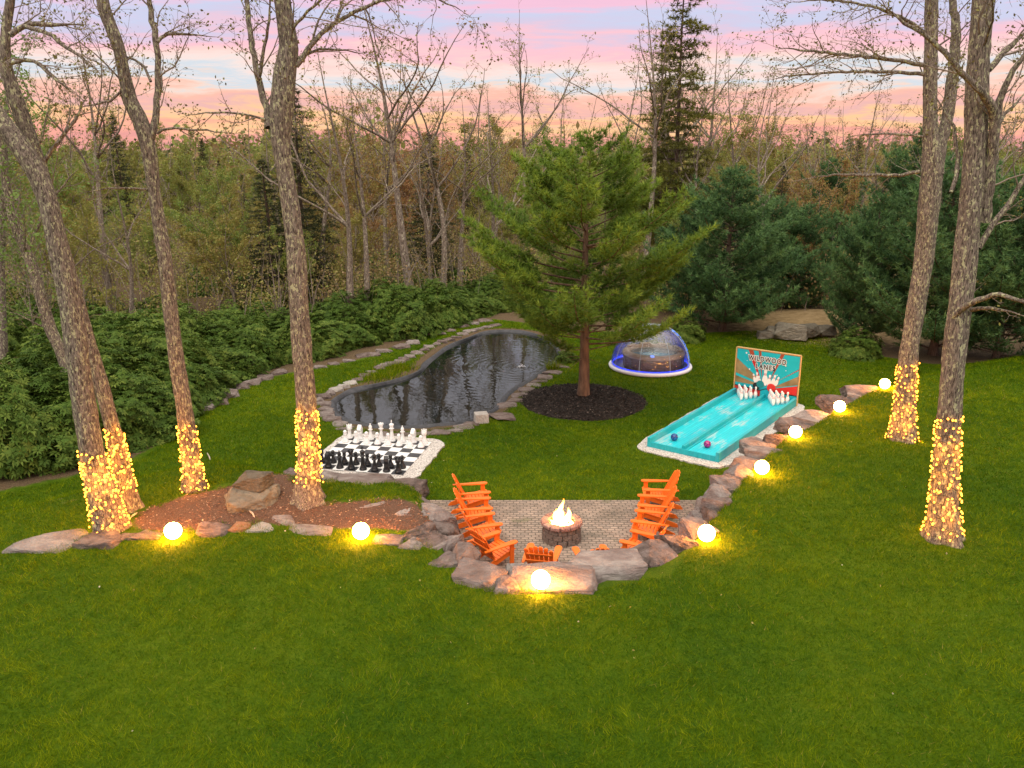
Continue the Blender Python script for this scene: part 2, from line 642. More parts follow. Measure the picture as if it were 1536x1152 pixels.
# a dip in the lawn's sheet under the pavers, slabs and discs keeps them proud of it
gm = np_mesh('lawn', np.stack([XX, YY, ZZ], -1).reshape(-1, 3), [GF], ground_material(),
             {'woods': np.maximum(1 - sstep(-.5, .5, wd), .95 * sstep(.95, .45, sdf(POND, XX, YY))).ravel(), 'mulch': (1 - sstep(-.35, .25, bd)).ravel(), 'dry': dry.ravel()}, smooth=True)
tag(obj('ground', gm), kind='structure')


def poly_sheet(name, P, z, m, kind='structure', thick=.0):
    P = np.asarray(P)
    mb = MB()
    n = len(P)
    if thick:
        mb.prism([(p[0], p[1]) for p in P], z - thick, z)
    else:
        mb.add([(p[0], p[1], z) for p in P], [tuple(range(n))])
    o = mb.build(name, m)
    if kind: o['kind'] = kind
    return o


def ccw(P):
    P = np.asarray(P)
    a = np.sum(P[:, 0] * np.roll(P[:, 1], -1) - np.roll(P[:, 0], -1) * P[:, 1])
    return P if a > 0 else P[::-1]


def catmull(P, step):
    P = np.asarray(P, float)
    Q = np.vstack([2 * P[0] - P[1], P, 2 * P[-1] - P[-2]])
    out = []
    for i in range(1, len(Q) - 2):
        L = np.linalg.norm(Q[i + 1][:3] - Q[i][:3])
        n = max(2, int(L / step))
        t = np.linspace(0, 1, n, endpoint=False)[:, None]
        out.append(.5 * (2 * Q[i] + (Q[i + 1] - Q[i - 1]) * t + (2 * Q[i - 1] - 5 * Q[i] + 4 * Q[i + 1] - Q[i + 2]) * t ** 2 + (3 * Q[i] - Q[i - 1] - 3 * Q[i + 1] + Q[i + 2]) * t ** 3))
    out.append(Q[-2][None])
    return np.concatenate(out)


# --- pond
m, t, b = new_mat('pond_water')
b.inputs['Base Color'].default_value = (.006, .008, .007, 1)
b.inputs['Roughness'].default_value = .03
b.inputs['IOR'].default_value = 1.5
b.inputs['Specular IOR Level'].default_value = .6
tcn = nd(t, 'ShaderNodeTexCoord')
mpn = nd(t, 'ShaderNodeMapping')
mpn.inputs['Scale'].default_value = (1, .6, 1)
t.links.new(tcn.outputs['Object'], mpn.inputs[0])
n1 = nd(t, 'ShaderNodeTexNoise', inp={'Scale': 1.6, 'Detail': 3.0, 'Roughness': .5})
t.links.new(mpn.outputs[0], n1.inputs['Vector'])
fp = G(782, 552, -.12)
mpw = nd(t, 'ShaderNodeMapping')
mpw.inputs['Location'].default_value = (-fp[0], -fp[1], 0)
t.links.new(tcn.outputs['Object'], mpw.inputs[0])
wv = nd(t, 'ShaderNodeTexWave', wave_type='RINGS', rings_direction='SPHERICAL', inp={'Scale': .9, 'Distortion': 2.2, 'Detail': 2.0, 'Detail Scale': 1.5})
t.links.new(mpw.outputs[0], wv.inputs['Vector'])
ln = nd(t, 'ShaderNodeVectorMath', operation='LENGTH')
t.links.new(mpw.outputs[0], ln.inputs[0])
fo = nd(t, 'ShaderNodeMapRange')
fo.inputs['From Min'].default_value = 7.5
fo.inputs['From Max'].default_value = 1.0
fo.inputs['To Max'].default_value = .22
t.links.new(ln.outputs['Value'], fo.inputs['Value'])
mu = nd(t, 'ShaderNodeMath', operation='MULTIPLY')
t.links.new(wv.outputs['Fac'], mu.inputs[0])
t.links.new(fo.outputs[0], mu.inputs[1])
ad = nd(t, 'ShaderNodeMath', operation='MULTIPLY_ADD')
ad.inputs[1].default_value = .8
t.links.new(n1.outputs['Fac'], ad.inputs[0])
t.links.new(mu.outputs[0], ad.inputs[2])
bp = nd(t, 'ShaderNodeBump', inp={'Strength': 1.0, 'Distance': .009})
t.links.new(ad.outputs[0], bp.inputs['Height'])
t.links.new(bp.outputs[0], b.inputs['Normal'])
M['water'] = m
PW = ccw(POND)
cen = PW[:, :2].mean(0)


def offset_poly(P, d):
    P = np.asarray(P)[:, :2]
    T = np.roll(P, -1, 0) - np.roll(P, 1, 0)
    T /= np.linalg.norm(T, axis=1)[:, None] + 1e-9
    return P + d * np.stack([T[:, 1], -T[:, 0]], -1)


o = poly_sheet('pond_water', offset_poly(PW, .05), -.085, M['water'])
liner = mat('pond_liner', (.022, .023, .028), .45, (.06, .06, .068), 4, bump=.02)
mb = MB()
rings = [(-.5, -.60), (-.16, -.22), (.0, -.07), (.06, .02), (.13, .03), (.24, -.06)]
vv = []
rngl = np.random.default_rng(3)
wobl = .05 * np.sin(np.arange(len(PW)) * .9) + .05 * np.sin(np.arange(len(PW)) * .37 + 1)
for d, z in rings:
    q = offset_poly(PW, d) + (wobl[:, None] * (offset_poly(PW, 1) - PW[:, :2]) if d > 0 else 0)
    vv += [(a[0], a[1], z) for a in q]
n = len(PW)
ff = [(i * n + k, i * n + (k + 1) % n, (i + 1) * n + (k + 1) % n, (i + 1) * n + k) for i in range(len(rings) - 1) for k in range(n)]
mb.add(vv, ff, True)
tag(mb.build('pond_liner', liner), kind='structure')

# --- paved patio round the fire
m, t, b = new_mat('pavers')
tcn = nd(t, 'ShaderNodeTexCoord')
br = nd(t, 'ShaderNodeTexBrick', offset=.5, inp={'Scale': 1.0, 'Mortar Size': .012, 'Brick Width': .16, 'Row Height': .105, 'Bias': -.2, 'Mortar Smooth': .3,
                                               'Color1': (.37, .28, .225, 1), 'Color2': (.24, .19, .16, 1), 'Mortar': (.15, .12, .095, 1)})
wn = nd(t, 'ShaderNodeTexNoise', inp={'Scale': 2.2, 'Detail': 4.0})
t.links.new(tcn.outputs['Object'], wn.inputs['Vector'])
vm = nd(t, 'ShaderNodeMix', data_type='VECTOR')
vm.inputs['Factor'].default_value = .10
t.links.new(tcn.outputs['Object'], vm.inputs[4])
t.links.new(wn.outputs['Color'], vm.inputs[5])
t.links.new(vm.outputs[1], br.inputs['Vector'])
n2 = nd(t, 'ShaderNodeTexNoise', inp={'Scale': 1.1, 'Detail': 6.0, 'Roughness': .7})
t.links.new(tcn.outputs['Object'], n2.inputs['Vector'])
rp = ramp(t, [(.35, (.55, .55, .50)), (.6, (1, .97, .92))])
t.links.new(n2.outputs['Fac'], rp.inputs[0])
mx = nd(t, 'ShaderNodeMix', data_type='RGBA', blend_type='MULTIPLY')
mx.inputs['Factor'].default_value = 1
t.links.new(br.outputs['Color'], mx.inputs[6])
t.links.new(rp.outputs[0], mx.inputs[7])
mo = nd(t, 'ShaderNodeTexNoise', inp={'Scale': .9, 'Detail': 3.0})
t.links.new(tcn.outputs['Object'], mo.inputs['Vector'])
rm = ramp(t, [(.60, (0, 0, 0)), (.70, (.6, .6, .6))])
t.links.new(mo.outputs['Fac'], rm.inputs[0])
mx2 = nd(t, 'ShaderNodeMix', data_type='RGBA')
t.links.new(rm.outputs[0], mx2.inputs['Factor'])
t.links.new(mx.outputs[2], mx2.inputs[6])
mx2.inputs[7].default_value = (.10, .11, .03, 1)
t.links.new(mx2.outputs[2], b.inputs['Base Color'])
b.inputs['Roughness'].default_value = .85
bp = nd(t, 'ShaderNodeBump', inp={'Strength': 1.0, 'Distance': .018})
t.links.new(br.outputs['Fac'], bp.inputs['Height'])
bp.invert = True
t.links.new(bp.outputs[0], b.inputs['Normal'])
poly_sheet('patio_paving', ccw(PATIO), .055, m, thick=.05)

# --- mulch disc under the pine
mulch_m = mat('dark_mulch', (.010, .008, .007), .95, (.045, .034, .028), 26, bump=.05, bscale=40, spec=.15)
dc = G(875, 602, 0)
rad = 95 * mpp(dc)
rg = np.random.default_rng(7)
V, F = [], []
NR, NT = 22, 72
for i in range(NR + 1):
    for k in range(NT):
        a = 2 * math.pi * k / NT
        r = rad * i / NR * (1 + .012 * math.sin(5 * a + 1) + .01 * math.sin(11 * a))
        z = .13 * (1 - (i / NR) ** 3) + .02 + (rg.normal() * .012 if i < NR else -.06)
        V.append((dc[0] + r * math.cos(a), dc[1] + r * math.sin(a), z))
F = [(i * NT + k, i * NT + (k + 1) % NT, (i + 1) * NT + (k + 1) % NT, (i + 1) * NT + k) for i in range(NR) for k in range(NT)]
tag(MB().add(V, F, True).build('mulch_bed', mulch_m), kind='structure')

# ---------------------------------------------------------------- stone
def stone_mat(name, stops, sc=3.0):
    m, t, b = new_mat(name)
    tcn = nd(t, 'ShaderNodeTexCoord')
    oi = nd(t, 'ShaderNodeObjectInfo')
    va = nd(t, 'ShaderNodeVectorMath', operation='ADD')
    t.links.new(tcn.outputs['Object'], va.inputs[0])
    sc3 = nd(t, 'ShaderNodeVectorMath', operation='SCALE')
    sc3.inputs[0].default_value = (7, 3, 5)
    t.links.new(oi.outputs['Random'], sc3.inputs['Scale'])
    t.links.new(sc3.outputs[0], va.inputs[1])
    n = nd(t, 'ShaderNodeTexNoise', inp={'Scale': sc, 'Detail': 9.0, 'Roughness': .68, 'Distortion': .6})
    t.links.new(va.outputs[0], n.inputs['Vector'])
    ma = nd(t, 'ShaderNodeMath', operation='MULTIPLY_ADD')
    ma.inputs[1].default_value = .30
    t.links.new(oi.outputs['Random'], ma.inputs[0])
    t.links.new(n.outputs['Fac'], ma.inputs[2])
    rp = ramp(t, stops)
    t.links.new(ma.outputs[0], rp.inputs[0])
    t.links.new(rp.outputs[0], b.inputs['Base Color'])
    b.inputs['Roughness'].default_value = .88
    b.inputs['Specular IOR Level'].default_value = .15
    n2 = nd(t, 'ShaderNodeTexNoise', inp={'Scale': sc * 4, 'Detail': 8.0, 'Roughness': .7})
    t.links.new(va.outputs[0], n2.inputs['Vector'])
    bp = nd(t, 'ShaderNodeBump', inp={'Strength': 1.0, 'Distance': .11})
    t.links.new(n2.outputs['Fac'], bp.inputs['Height'])
    t.links.new(bp.outputs[0], b.inputs['Normal'])
    return m


M['stone'] = stone_mat('stone', [(.32, (.045, .034, .030)), (.46, (.12, .090, .078)), (.58, (.20, .152, .134)), (.72, (.25, .205, .188)), (.9, (.36, .32, .29))])
M['pale_stone'] = stone_mat('pale_stone', [(.3, (.26, .23, .20)), (.6, (.44, .40, .36)), (.8, (.52, .48, .44))])
M['rust_stone'] = stone_mat('rust_stone', [(.3, (.16, .07, .03)), (.6, (.36, .16, .07)), (.8, (.42, .25, .15))])
M['moss_stone'] = stone_mat('moss_stone', [(.3, (.05, .043, .032)), (.5, (.13, .115, .088)), (.7, (.20, .18, .14)), (.9, (.30, .27, .21))])


def rock_mesh(seed, m, flat=1.0, sub=4):
    """a quarried stone: the hull of random points of a box, edges worn, faces split and roughened"""
    rg = np.random.default_rng(seed)
    bm = bmesh.new()
    P = rg.uniform(-1, 1, (26, 3))
    ax = rg.integers(0, 3, 26)
    for p, a in zip(P, ax):
        p[a] = math.copysign(rg.uniform(.82, 1.0), p[a])
        p[:2] *= 1 - .12 * (p[2] > .5)
    for p in P:
        bm.verts.new(p)
    r = bmesh.ops.convex_hull(bm, input=bm.verts)
    bmesh.ops.delete(bm, geom=[v for v in bm.verts if not v.link_faces], context='VERTS')
    bmesh.ops.dissolve_limit(bm, angle_limit=R(14), verts=bm.verts, edges=bm.edges)
    bmesh.ops.bevel(bm, geom=bm.edges[:], offset=.03, segments=1, affect='EDGES', clamp_overlap=True)
    bmesh.ops.triangulate(bm, faces=bm.faces[:])
    for _ in range(3):
        lg = [e for e in bm.edges if e.calc_length() > .20]
        if not lg:
            break
        bmesh.ops.subdivide_edges(bm, edges=lg, cuts=1, use_grid_fill=True)
        bmesh.ops.triangulate(bm, faces=[f for f in bm.faces if len(f.verts) > 3])
    V = np.array([v.co[:] for v in bm.verts])
    ph = rg.uniform(0, 6, 9)
    for k, f in enumerate((3.1, 6.7, 13.5)):
        V += .030 / (k * .5 + 1) * np.stack([np.sin(f * V[:, 1] + ph[k]) * np.cos(f * V[:, 2] + ph[k + 3]), np.sin(f * V[:, 2] + ph[k + 1]) * np.cos(f * V[:, 0]),
                                              np.sin(f * V[:, 0] + ph[k + 2]) * np.cos(f * V[:, 1] + ph[k + 4])], -1)
    V += rg.normal(size=V.shape) * .008
    V -= (V.max(0) + V.min(0)) / 2
    V /= (V.max(0) - V.min(0))
    for v, c in zip(bm.verts, V):
        v.co = c
    me = bpy.data.meshes.new('rock')
    bm.to_mesh(me)
    bm.free()
    me.materials.append(m)
    return me


ROCKS = [rock_mesh(50 + k, M['stone']) for k in range(16)]
ROCKP = [rock_mesh(90 + k, M['pale_stone']) for k in range(2)]
ROCKR = [rock_mesh(95 + k, M['rust_stone']) for k in range(2)]
ROCKM = [rock_mesh(97 + k, M['moss_stone']) for k in range(3)]
rrk = random.Random(5)
n_rock = 0


def rock(px, py, wpx, dep, hh, rot, label, group=None, z=None, var=None, name='boulder', cat='boulder', lift=None, tilt=0):
    """px, py: photo pixel of the middle of the stone's top; wpx its width in photo pixels; dep, hh in metres"""
    global n_rock
    q = W(px, py) if z is None else G(px, py, z)
    me = (var or ROCKS)[n_rock % len(var or ROCKS)]
    n_rock += 1
    o = obj(name, me)
    w = wpx * mpp(q) * 1.22
    dep = dep * 1.38
    top = q[2] if z is not None else q[2] + hh * .35
    o.location = (q[0], q[1], top - hh * .5)
    o.rotation_euler = (R(rrk.uniform(-4, 4)), R(rrk.uniform(-4, 4) + tilt), R(rot))
    o.scale = (w, dep, hh)
    tag(o, label, cat, group)
    return o


WG = 'boulders of the dry stone retaining wall'
for a in [
    (1293, 580, 46, .8, .5, -8, 'dark slab at the far end of the wall beside the farthest globe lamp', .82),
    (1257, 598, 44, .9, .5, 12, 'flat grey slab next to the second farthest globe lamp on the right', .86),
    (1284, 590, 22, .5, .4, -30, 'small dark wedge stone between two far slabs of the wall', .80),
    (1225, 621, 48, 1.1, .55, 18, 'broad grooved slab behind the corner of the bowling backboard', .88),
    (1190, 630, 34, .8, .5, 30, 'brown stone between the bowling lane and the third farthest globe', .72),
    (1207, 641, 30, .6, .5, 20, 'low stone just behind the globe lamp at the lane', .86),
    (1168, 652, 19, .7, .45, 65, 'small upright stone left of the globe lamp by the lane', .95),
    (1140, 662, 34, .8, .5, 40, 'long brown stone hugging the right side of the turquoise lane', .70),
    (1150, 673, 34, .8, .5, 45, 'flat pinkish stone along the lawn beside the lane', .98),
    (1128, 689, 38, .8, .55, 40, 'wide pinkish stone right of the front corner of the lane', 1.0),
    (1110, 704, 36, .8, .55, 25, 'sloping pinkish stone left of the globe on the right lawn', 1.04),
    (1092, 718, 34, .75, .6, 20, 'pink stone below the corner of the gravel pad', 1.05),
    (1077, 732, 30, .7, .6, 25, 'rounded pink boulder on the right wall above the orange chairs', 1.05),
    (1077, 747, 24, .6, .6, 60, 'upright grey boulder on the right wall edge', 1.05),
    (1063, 746, 20, .5, .6, 70, 'narrow grey stone on the inner face of the right wall', .82),
    (1068, 762, 28, .6, .6, 10, 'grey boulder on the right wall two stones above the globe', 1.06),
    (1050, 770, 26, .6, .7, 30, 'grey stone on the inner face behind the right chairs', .85),
    (1048, 785, 36, .7, .6, 15, 'tan boulder just behind the globe lamp on the right', 1.08),
    (1022, 803, 48, .8, .6, 12, 'warm lit boulder left of the globe lamp on the right', 1.10),
    (984, 823, 60, .8, .65, 14, 'grey faceted boulder behind the nearest right chair', 1.10),
    (908, 837, 104, .85, .6, 12, 'longest grey slab on the near wall in front of the fire pit', 1.10),
    (828, 858, 120, .95, .6, -4, 'large pinkish triangular slab behind the nearest globe lamp', 1.12),
    (754, 868, 42, .7, .6, 10, 'small pinkish boulder left of the nearest globe', 1.08),
    (778, 856, 36, .6, .5, 0, 'low grey stone beside the single bottom chair', .86),
    (716, 856, 84, .85, .65, -12, 'wide pale boulder behind the nearest left chair', 1.10),
    (689, 824, 40, .8, .7, -20, 'craggy grey boulder beside the rear legs of the left chairs', 1.08),
    (664, 806, 34, .8, .7, -30, 'dark craggy boulder on the left wall of the patio', 1.05),
    (672, 838, 34, .6, .6, -35, 'low boulder on the lawn edge of the left wall', 1.06),
    (647, 762, 40, .9, .9, 60, 'tall grey block facing the top left chair', 1.0),
    (655, 783, 30, .8, .8, 60, 'dark split block facing the left chairs', .92),
    (617, 764, 50, .9, .7, 20, 'tan rounded boulder where the mulch bank meets the wall', 1.02),
    (620, 741, 44, .8, .7, 10, 'grey boulder stepping down toward the chessboard', .72),
    (602, 724, 56, 1.0, .6, -15, 'big pink boulder at the front right corner of the chessboard', .48),
    (542, 716, 84, .75, .5, -6, 'long flat pink slab in front of the black chess pieces', .34),
    (493, 708, 34, .8, .5, -10, 'pinkish stone between the lit tree and the black chess pieces', .36),
    (629, 793, 42, .8, .6, -15, 'brown boulder on the mulch bank above the left wall', 1.06),
    (648, 808, 44, .7, .5, -25, 'pinkish boulder at the lower end of the mulch bank', 1.06),
    (582, 806, 42, .4, .3, -6, 'flat stone right of the globe on the mulch edge', 1.06),
    (617, 811, 36, .45, .35, -14, 'small flat stone ending the mulch edge', 1.06),
    (465, 793, 66, .4, .25, -4, 'long low stone between lawn and mulch bank', 1.05),
    (320, 792, 54, .5, .3, 4, 'low buff stone right of the leftmost globe lamp', 1.07),
    (424, 778, 44, .5, .3, 8, 'low grey slab in the mulch below the center lit tree', 1.06),
    (547, 752, 84, .6, .35, 2, 'broad low boulder topping the mulch bank', 1.0),
    (588, 749, 30, .5, .4, 0, 'rounded stone beside the broad mulch bank boulder', .98),
    (76, 806, 96, 1.0, .42, 8, 'large tan flat boulder at the far left edge of the lawn', 1.06),
    (156, 801, 58, .8, .42, -4, 'grey angular boulder under the lit leaning tree', 1.10),
    (191, 801, 18, .4, .3, -40, 'small wedge stone at the foot of the leaning lit tree', 1.05),
    (222, 797, 40, .5, .25, 5, 'low flat stone left of the leftmost globe lamp', 1.04),
]:
    rock(*a[:7], group=WG, z=a[7])
rock(394, 789, 40, .45, .22, 3, 'white flat stone at the mulch edge', WG, z=1.05, var=ROCKP)
rock(362, 788, 26, .4, .22, -5, 'rusty orange stone beside the white flat stone', WG, z=1.06, var=ROCKR)
rock(378, 734, 68, .9, .55, 18, 'big brown boulder lying on the mulch between two lit trees', z=1.32, var=ROCKM)
rock(381, 709, 42, .6, .34, -14, 'mossy grey boulder resting on top of the bigger boulder', z=1.62, var=ROCKM)
rock(437, 706, 22, .5, .4, 0, 'small grey stone behind the center lit tree', z=.72)
rock(440, 714, 24, .5, .35, 20, 'small pink stone left of the center lit tree trunk', z=.74)
HG = 'edging stones along the hedge'
hs = [(311, 611, 24, .7, .5), (327, 603, 26, .7, .5), (343, 593, 30, .7, .5), (360, 581, 22, .6, .45), (376, 575, 26, .6, .45), (398, 568, 22, .5, .4), (417, 560, 24, .5, .4),
      (480, 551, 18, .4, .25), (500, 546, 16, .4, .25), (522, 541, 18, .4, .25), (545, 534, 20, .5, .35), (562, 533, 16, .4, .3), (578, 527, 24, .5, .4), (603, 521, 24, .5, .4), (619, 515, 18, .5, .4),
      (660, 501, 16, .4, .25), (676, 496, 14, .4, .25), (694, 490, 16, .4, .3), (711, 486, 16, .4, .3), (728, 482, 20, .5, .35)]
for px, py, w, d, h in hs:
    rock(px, py, w, d, h, rrk.uniform(0, 40), 'small reddish edging stone between the lawn strip and the evergreen hedge', HG, name='edging_stone', cat='stone')
PG = 'edging stones on the left bank of the pond'
line = catmull([(x, y, 0) for x, y in [(476, 602), (504, 586), (536, 571), (569, 553), (606, 541), (644, 522), (672, 511), (705, 498), (742, 490)]], 9.5)
for k, (px, py, _) in enumerate(line):
    pale = 3 <= k <= 5
    rock(px, py - 1, rrk.uniform(13, 19), rrk.uniform(.3, .44), rrk.uniform(.22, .34), 30 + rrk.uniform(-9, 9), 'pale grey edging stone on the left pond bank' if pale else 'flat pinkish edging stone on the left pond bank',
         PG + (', pale' if pale else ''), var=ROCKP if pale else None, name='edging_stone', cat='stone')
SG = 'stones along the near shore of the pond'
line = catmull([(x, y, 0) for x, y in [(484, 606), (490, 622), (506, 637), (530, 649), (580, 653), (635, 652), (684, 646), (706, 637)]], 17)
line = list(line) + list(catmull([(x, y, 0) for x, y in [(760, 609), (780, 594), (800, 579), (818, 567), (840, 552)]], 15))
for k, (px, py, _) in enumerate(line):
    rock(px, py - 3, rrk.uniform(20, 30), rrk.uniform(.32, .5), .16, rrk.uniform(-12, 12), 'low brown flat stone set along the near shore of the pond', SG, z=rrk.uniform(.03, .07), name='edging_stone', cat='stone')
rock(752, 622, 34, .7, .14, 10, 'flat dark slab lying right of the square block by the pond', z=.10)
MB().box((0, 0, .16), (.48, .42, .34), None, .94).build('stone_block', M['pale_stone'], None, tuple(G(722, 633, 0)), .02)
tag(bpy.data.objects['stone_block'], 'squared pale stone block standing on the pond shore', 'stone block')
bpy.data.objects['stone_block'].rotation_euler = (0, 0, R(12))
OG = 'rocks of the outcrop in the dry slope'
for px, py, w, d, h, z, lb in [(1150, 496, 26, .8, .5, .35, 'leftmost small ledge rock below the blue-green pine'), (1168, 491, 34, .9, .6, .5, 'dark ledge rock at the left of the dry slope'),
                               (1187, 484, 40, 1.0, .8, .85, 'upper ledge rock in the middle of the dry slope'), (1196, 493, 28, .8, .6, .5, 'lower ledge rock in the middle of the dry slope'),
                               (1214, 486, 30, .9, .6, .75, 'grey ledge rock right of the middle of the dry slope'), (1236, 487, 24, .8, .5, .65, 'small ledge rock at the right end of the dry slope')]:
    rock(px, py, w, d, h, rrk.uniform(-20, 20), lb, OG, z=z, var=ROCKM, cat='rock', name='ledge_rock')

# ---------------------------------------------------------------- globe lamps
globe_m, t, b = new_mat('globe_glow')
b.inputs['Base Color'].default_value = (.9, .85, .7, 1)
b.inputs['Emission Color'].default_value = (1.0, .33, .05, 1)
b.inputs['Emission Strength'].default_value = 200.0
b.inputs['Roughness'].default_value = .35
base_m = plain('lamp_base', (.03, .03, .03), .5)
GR = .178
lat = [(GR * math.sin(math.pi * k / 20), -GR * math.cos(math.pi * k / 20)) for k in range(1, 20)]
gme = MB().lathe(lat, 32).mesh('globe', globe_m)
bme = MB().lathe([(.07, -.03), (.07, .0), (.06, .03)], 20).mesh('base', base_m)
for px, py, z, lb in [(811, 884, 1.0, 'glowing globe lamp nearest the camera beside the pinkish triangular slab'),
                      (1059, 813, 1.0, 'glowing globe lamp on the right lawn just above the nearest right chair'),
                      (542, 809, 1.0, 'glowing globe lamp on the lawn in front of the mulch bank'),
                      (261, 808, 1.0, 'glowing globe lamp beside the leaning lit trees, leftmost in the photo'),
                      (1142, 712, 1.0, 'glowing globe lamp right of the front end of the bowling lane'),
                      (1192, 661, .9, 'glowing globe lamp beside the middle of the bowling lane'),
                      (1258, 623, .8, 'glowing globe lamp right of the bowling backboard'),
                      (1326, 586, .75, 'glowing globe lamp farthest away near the lit tree on the right')]:
    q = G(px, py, z)
    q[2] = H1(q[0], q[1])
    print('globe', px, py, z, round(float(q[2]), 2))
    e = empty('globe_lamp', (q[0], q[1], q[2] + .02))
    tag(e, lb, 'globe lamp', 'globe lamps along the lawn edge')
    obj('base', bme, e)
    obj('globe', gme, e, (0, 0, GR + .005))

# ---------------------------------------------------------------- fire pit and fire
fc = G(842, 808, .055)
pit_m = stone_mat('pit_block', [(.3, (.09, .065, .05)), (.5, (.18, .13, .105)), (.8, (.30, .22, .18))], 6)
cap_m = stone_mat('pit_cap', [(.3, (.30, .14, .115)), (.6, (.46, .25, .21)), (.9, (.55, .36, .30))], 6)
e = empty('fire_pit', tuple(fc))
e.scale = (.84, .84, 1.08)
tag(e, 'round stone block fire pit with a pink capped rim on the paved patio', 'fire pit')
rg = random.Random(2)
mb = MB()
for c in range(3):
    for k in range(12):
        a = 2 * math.pi * (k + (c % 2) * .5) / 12
        r = .47 - .015 * c + rg.uniform(-.012, .012)
        mb.box((r * math.cos(a), r * math.sin(a), .06 + c * .122), (.16, .245 + rg.uniform(-.01, .01), .115), Matrix.Rotation(a + rg.uniform(-.05, .05), 4, 'Z'))
mb.build('block_wall', pit_m, e, None, .012)
cap = MB().box((0, 0, 0), (.22, .262, .075)).mesh('cap_stone', cap_m)
for k in range(12):
    a = 2 * math.pi * (k + .25) / 12
    o = obj('cap_stone', cap, e, (.475 * math.cos(a), .475 * math.sin(a), .41 + rg.uniform(-.006, .006)))
    o.rotation_euler = (0, 0, a + rg.uniform(-.05, .05))
    bv = o.modifiers.new('bevel', 'BEVEL')
    bv.width = .014
MB().lathe([(.02, .02), (.34, .05), (.365, .42), (.372, .42), (.375, .02)], 28).build('fire_bowl', mat('ash', (.03, .025, .022), .95, (.12, .09, .07), 9), e)
fl_m, t, b = new_mat('flame')
t.nodes.remove(b)
tcn = nd(t, 'ShaderNodeTexCoord')
sp = nd(t, 'ShaderNodeSeparateXYZ')
t.links.new(tcn.outputs['Generated'], sp.inputs[0])
rp = ramp(t, [(0, (1, .42, .06)), (.25, (1, .62, .20)), (.6, (1, .55, .14)), (.85, (1, .34, .04)), (1, (.9, .16, .01))])
t.links.new(sp.outputs[2], rp.inputs[0])
em = nd(t, 'ShaderNodeEmission', inp={'Strength': 24.0})
t.links.new(rp.outputs[0], em.inputs['Color'])
lw = nd(t, 'ShaderNodeLayerWeight', inp={'Blend': .35})
tr = nd(t, 'ShaderNodeBsdfTransparent')
mx = nd(t, 'ShaderNodeMixShader')
rf = ramp(t, [(.55, (0, 0, 0)), (.98, (1, 1, 1))])
t.links.new(lw.outputs['Facing'], rf.inputs[0])
t.links.new(rf.outputs[0], mx.inputs[0])
t.links.new(em.outputs[0], mx.inputs[1])
t.links.new(tr.outputs[0], mx.inputs[2])
t.links.new(mx.outputs[0], t.nodes['Material Output'].inputs['Surface'])
e = empty('campfire', (fc[0], fc[1], fc[2] + .24))
tag(e, 'burning log fire with tall yellow flames inside the stone fire pit', 'fire')
rgf = np.random.default_rng(12)
for x0, y0, hh, rr, bend in [(-.04, 0, .78, .095, .05), (.09, .05, .55, .085, .10), (-.13, -.02, .46, .08, -.03), (.02, -.10, .62, .09, -.06), (.17, -.04, .34, .06, .09), (-.06, .12, .50, .08, -.10), (-.2, .05, .25, .06, -.06)]:
    mb = MB()
    nn = 14
    tt = np.linspace(0, 1, nn)
    P = np.stack([x0 + bend * tt ** 1.5 + .035 * np.sin(tt * 9 + x0 * 20), y0 + .03 * np.sin(tt * 8 + y0 * 30), tt * hh], -1)
    rad_ = rr * np.clip((np.sin(np.clip(tt * 1.9 + .45, 0, math.pi))) ** .8 * (1 - tt ** 2.2) + .005, .003, 1)
    mb.tube(P, rad_, 12)
    mb.build('flame', fl_m, e)
log_m = mat('charred_wood', (.012, .009, .008), .9, (.06, .04, .03), 8, bump=.02)
for k, a in enumerate((10, 75, 140, 200, 300)):
    ca, sa = math.cos(R(a)), math.sin(R(a))
    MB().tube([(-.26 * ca, -.26 * sa, .0), (.02 * ca, .02 * sa, .07), (.26 * ca, .26 * sa, .13)], [.05, .055, .045], 9).build('log', log_m, e)

# ---------------------------------------------------------------- orange garden chairs
def slat(mb, c, d, rot):
    mb.box(c, d, rot)


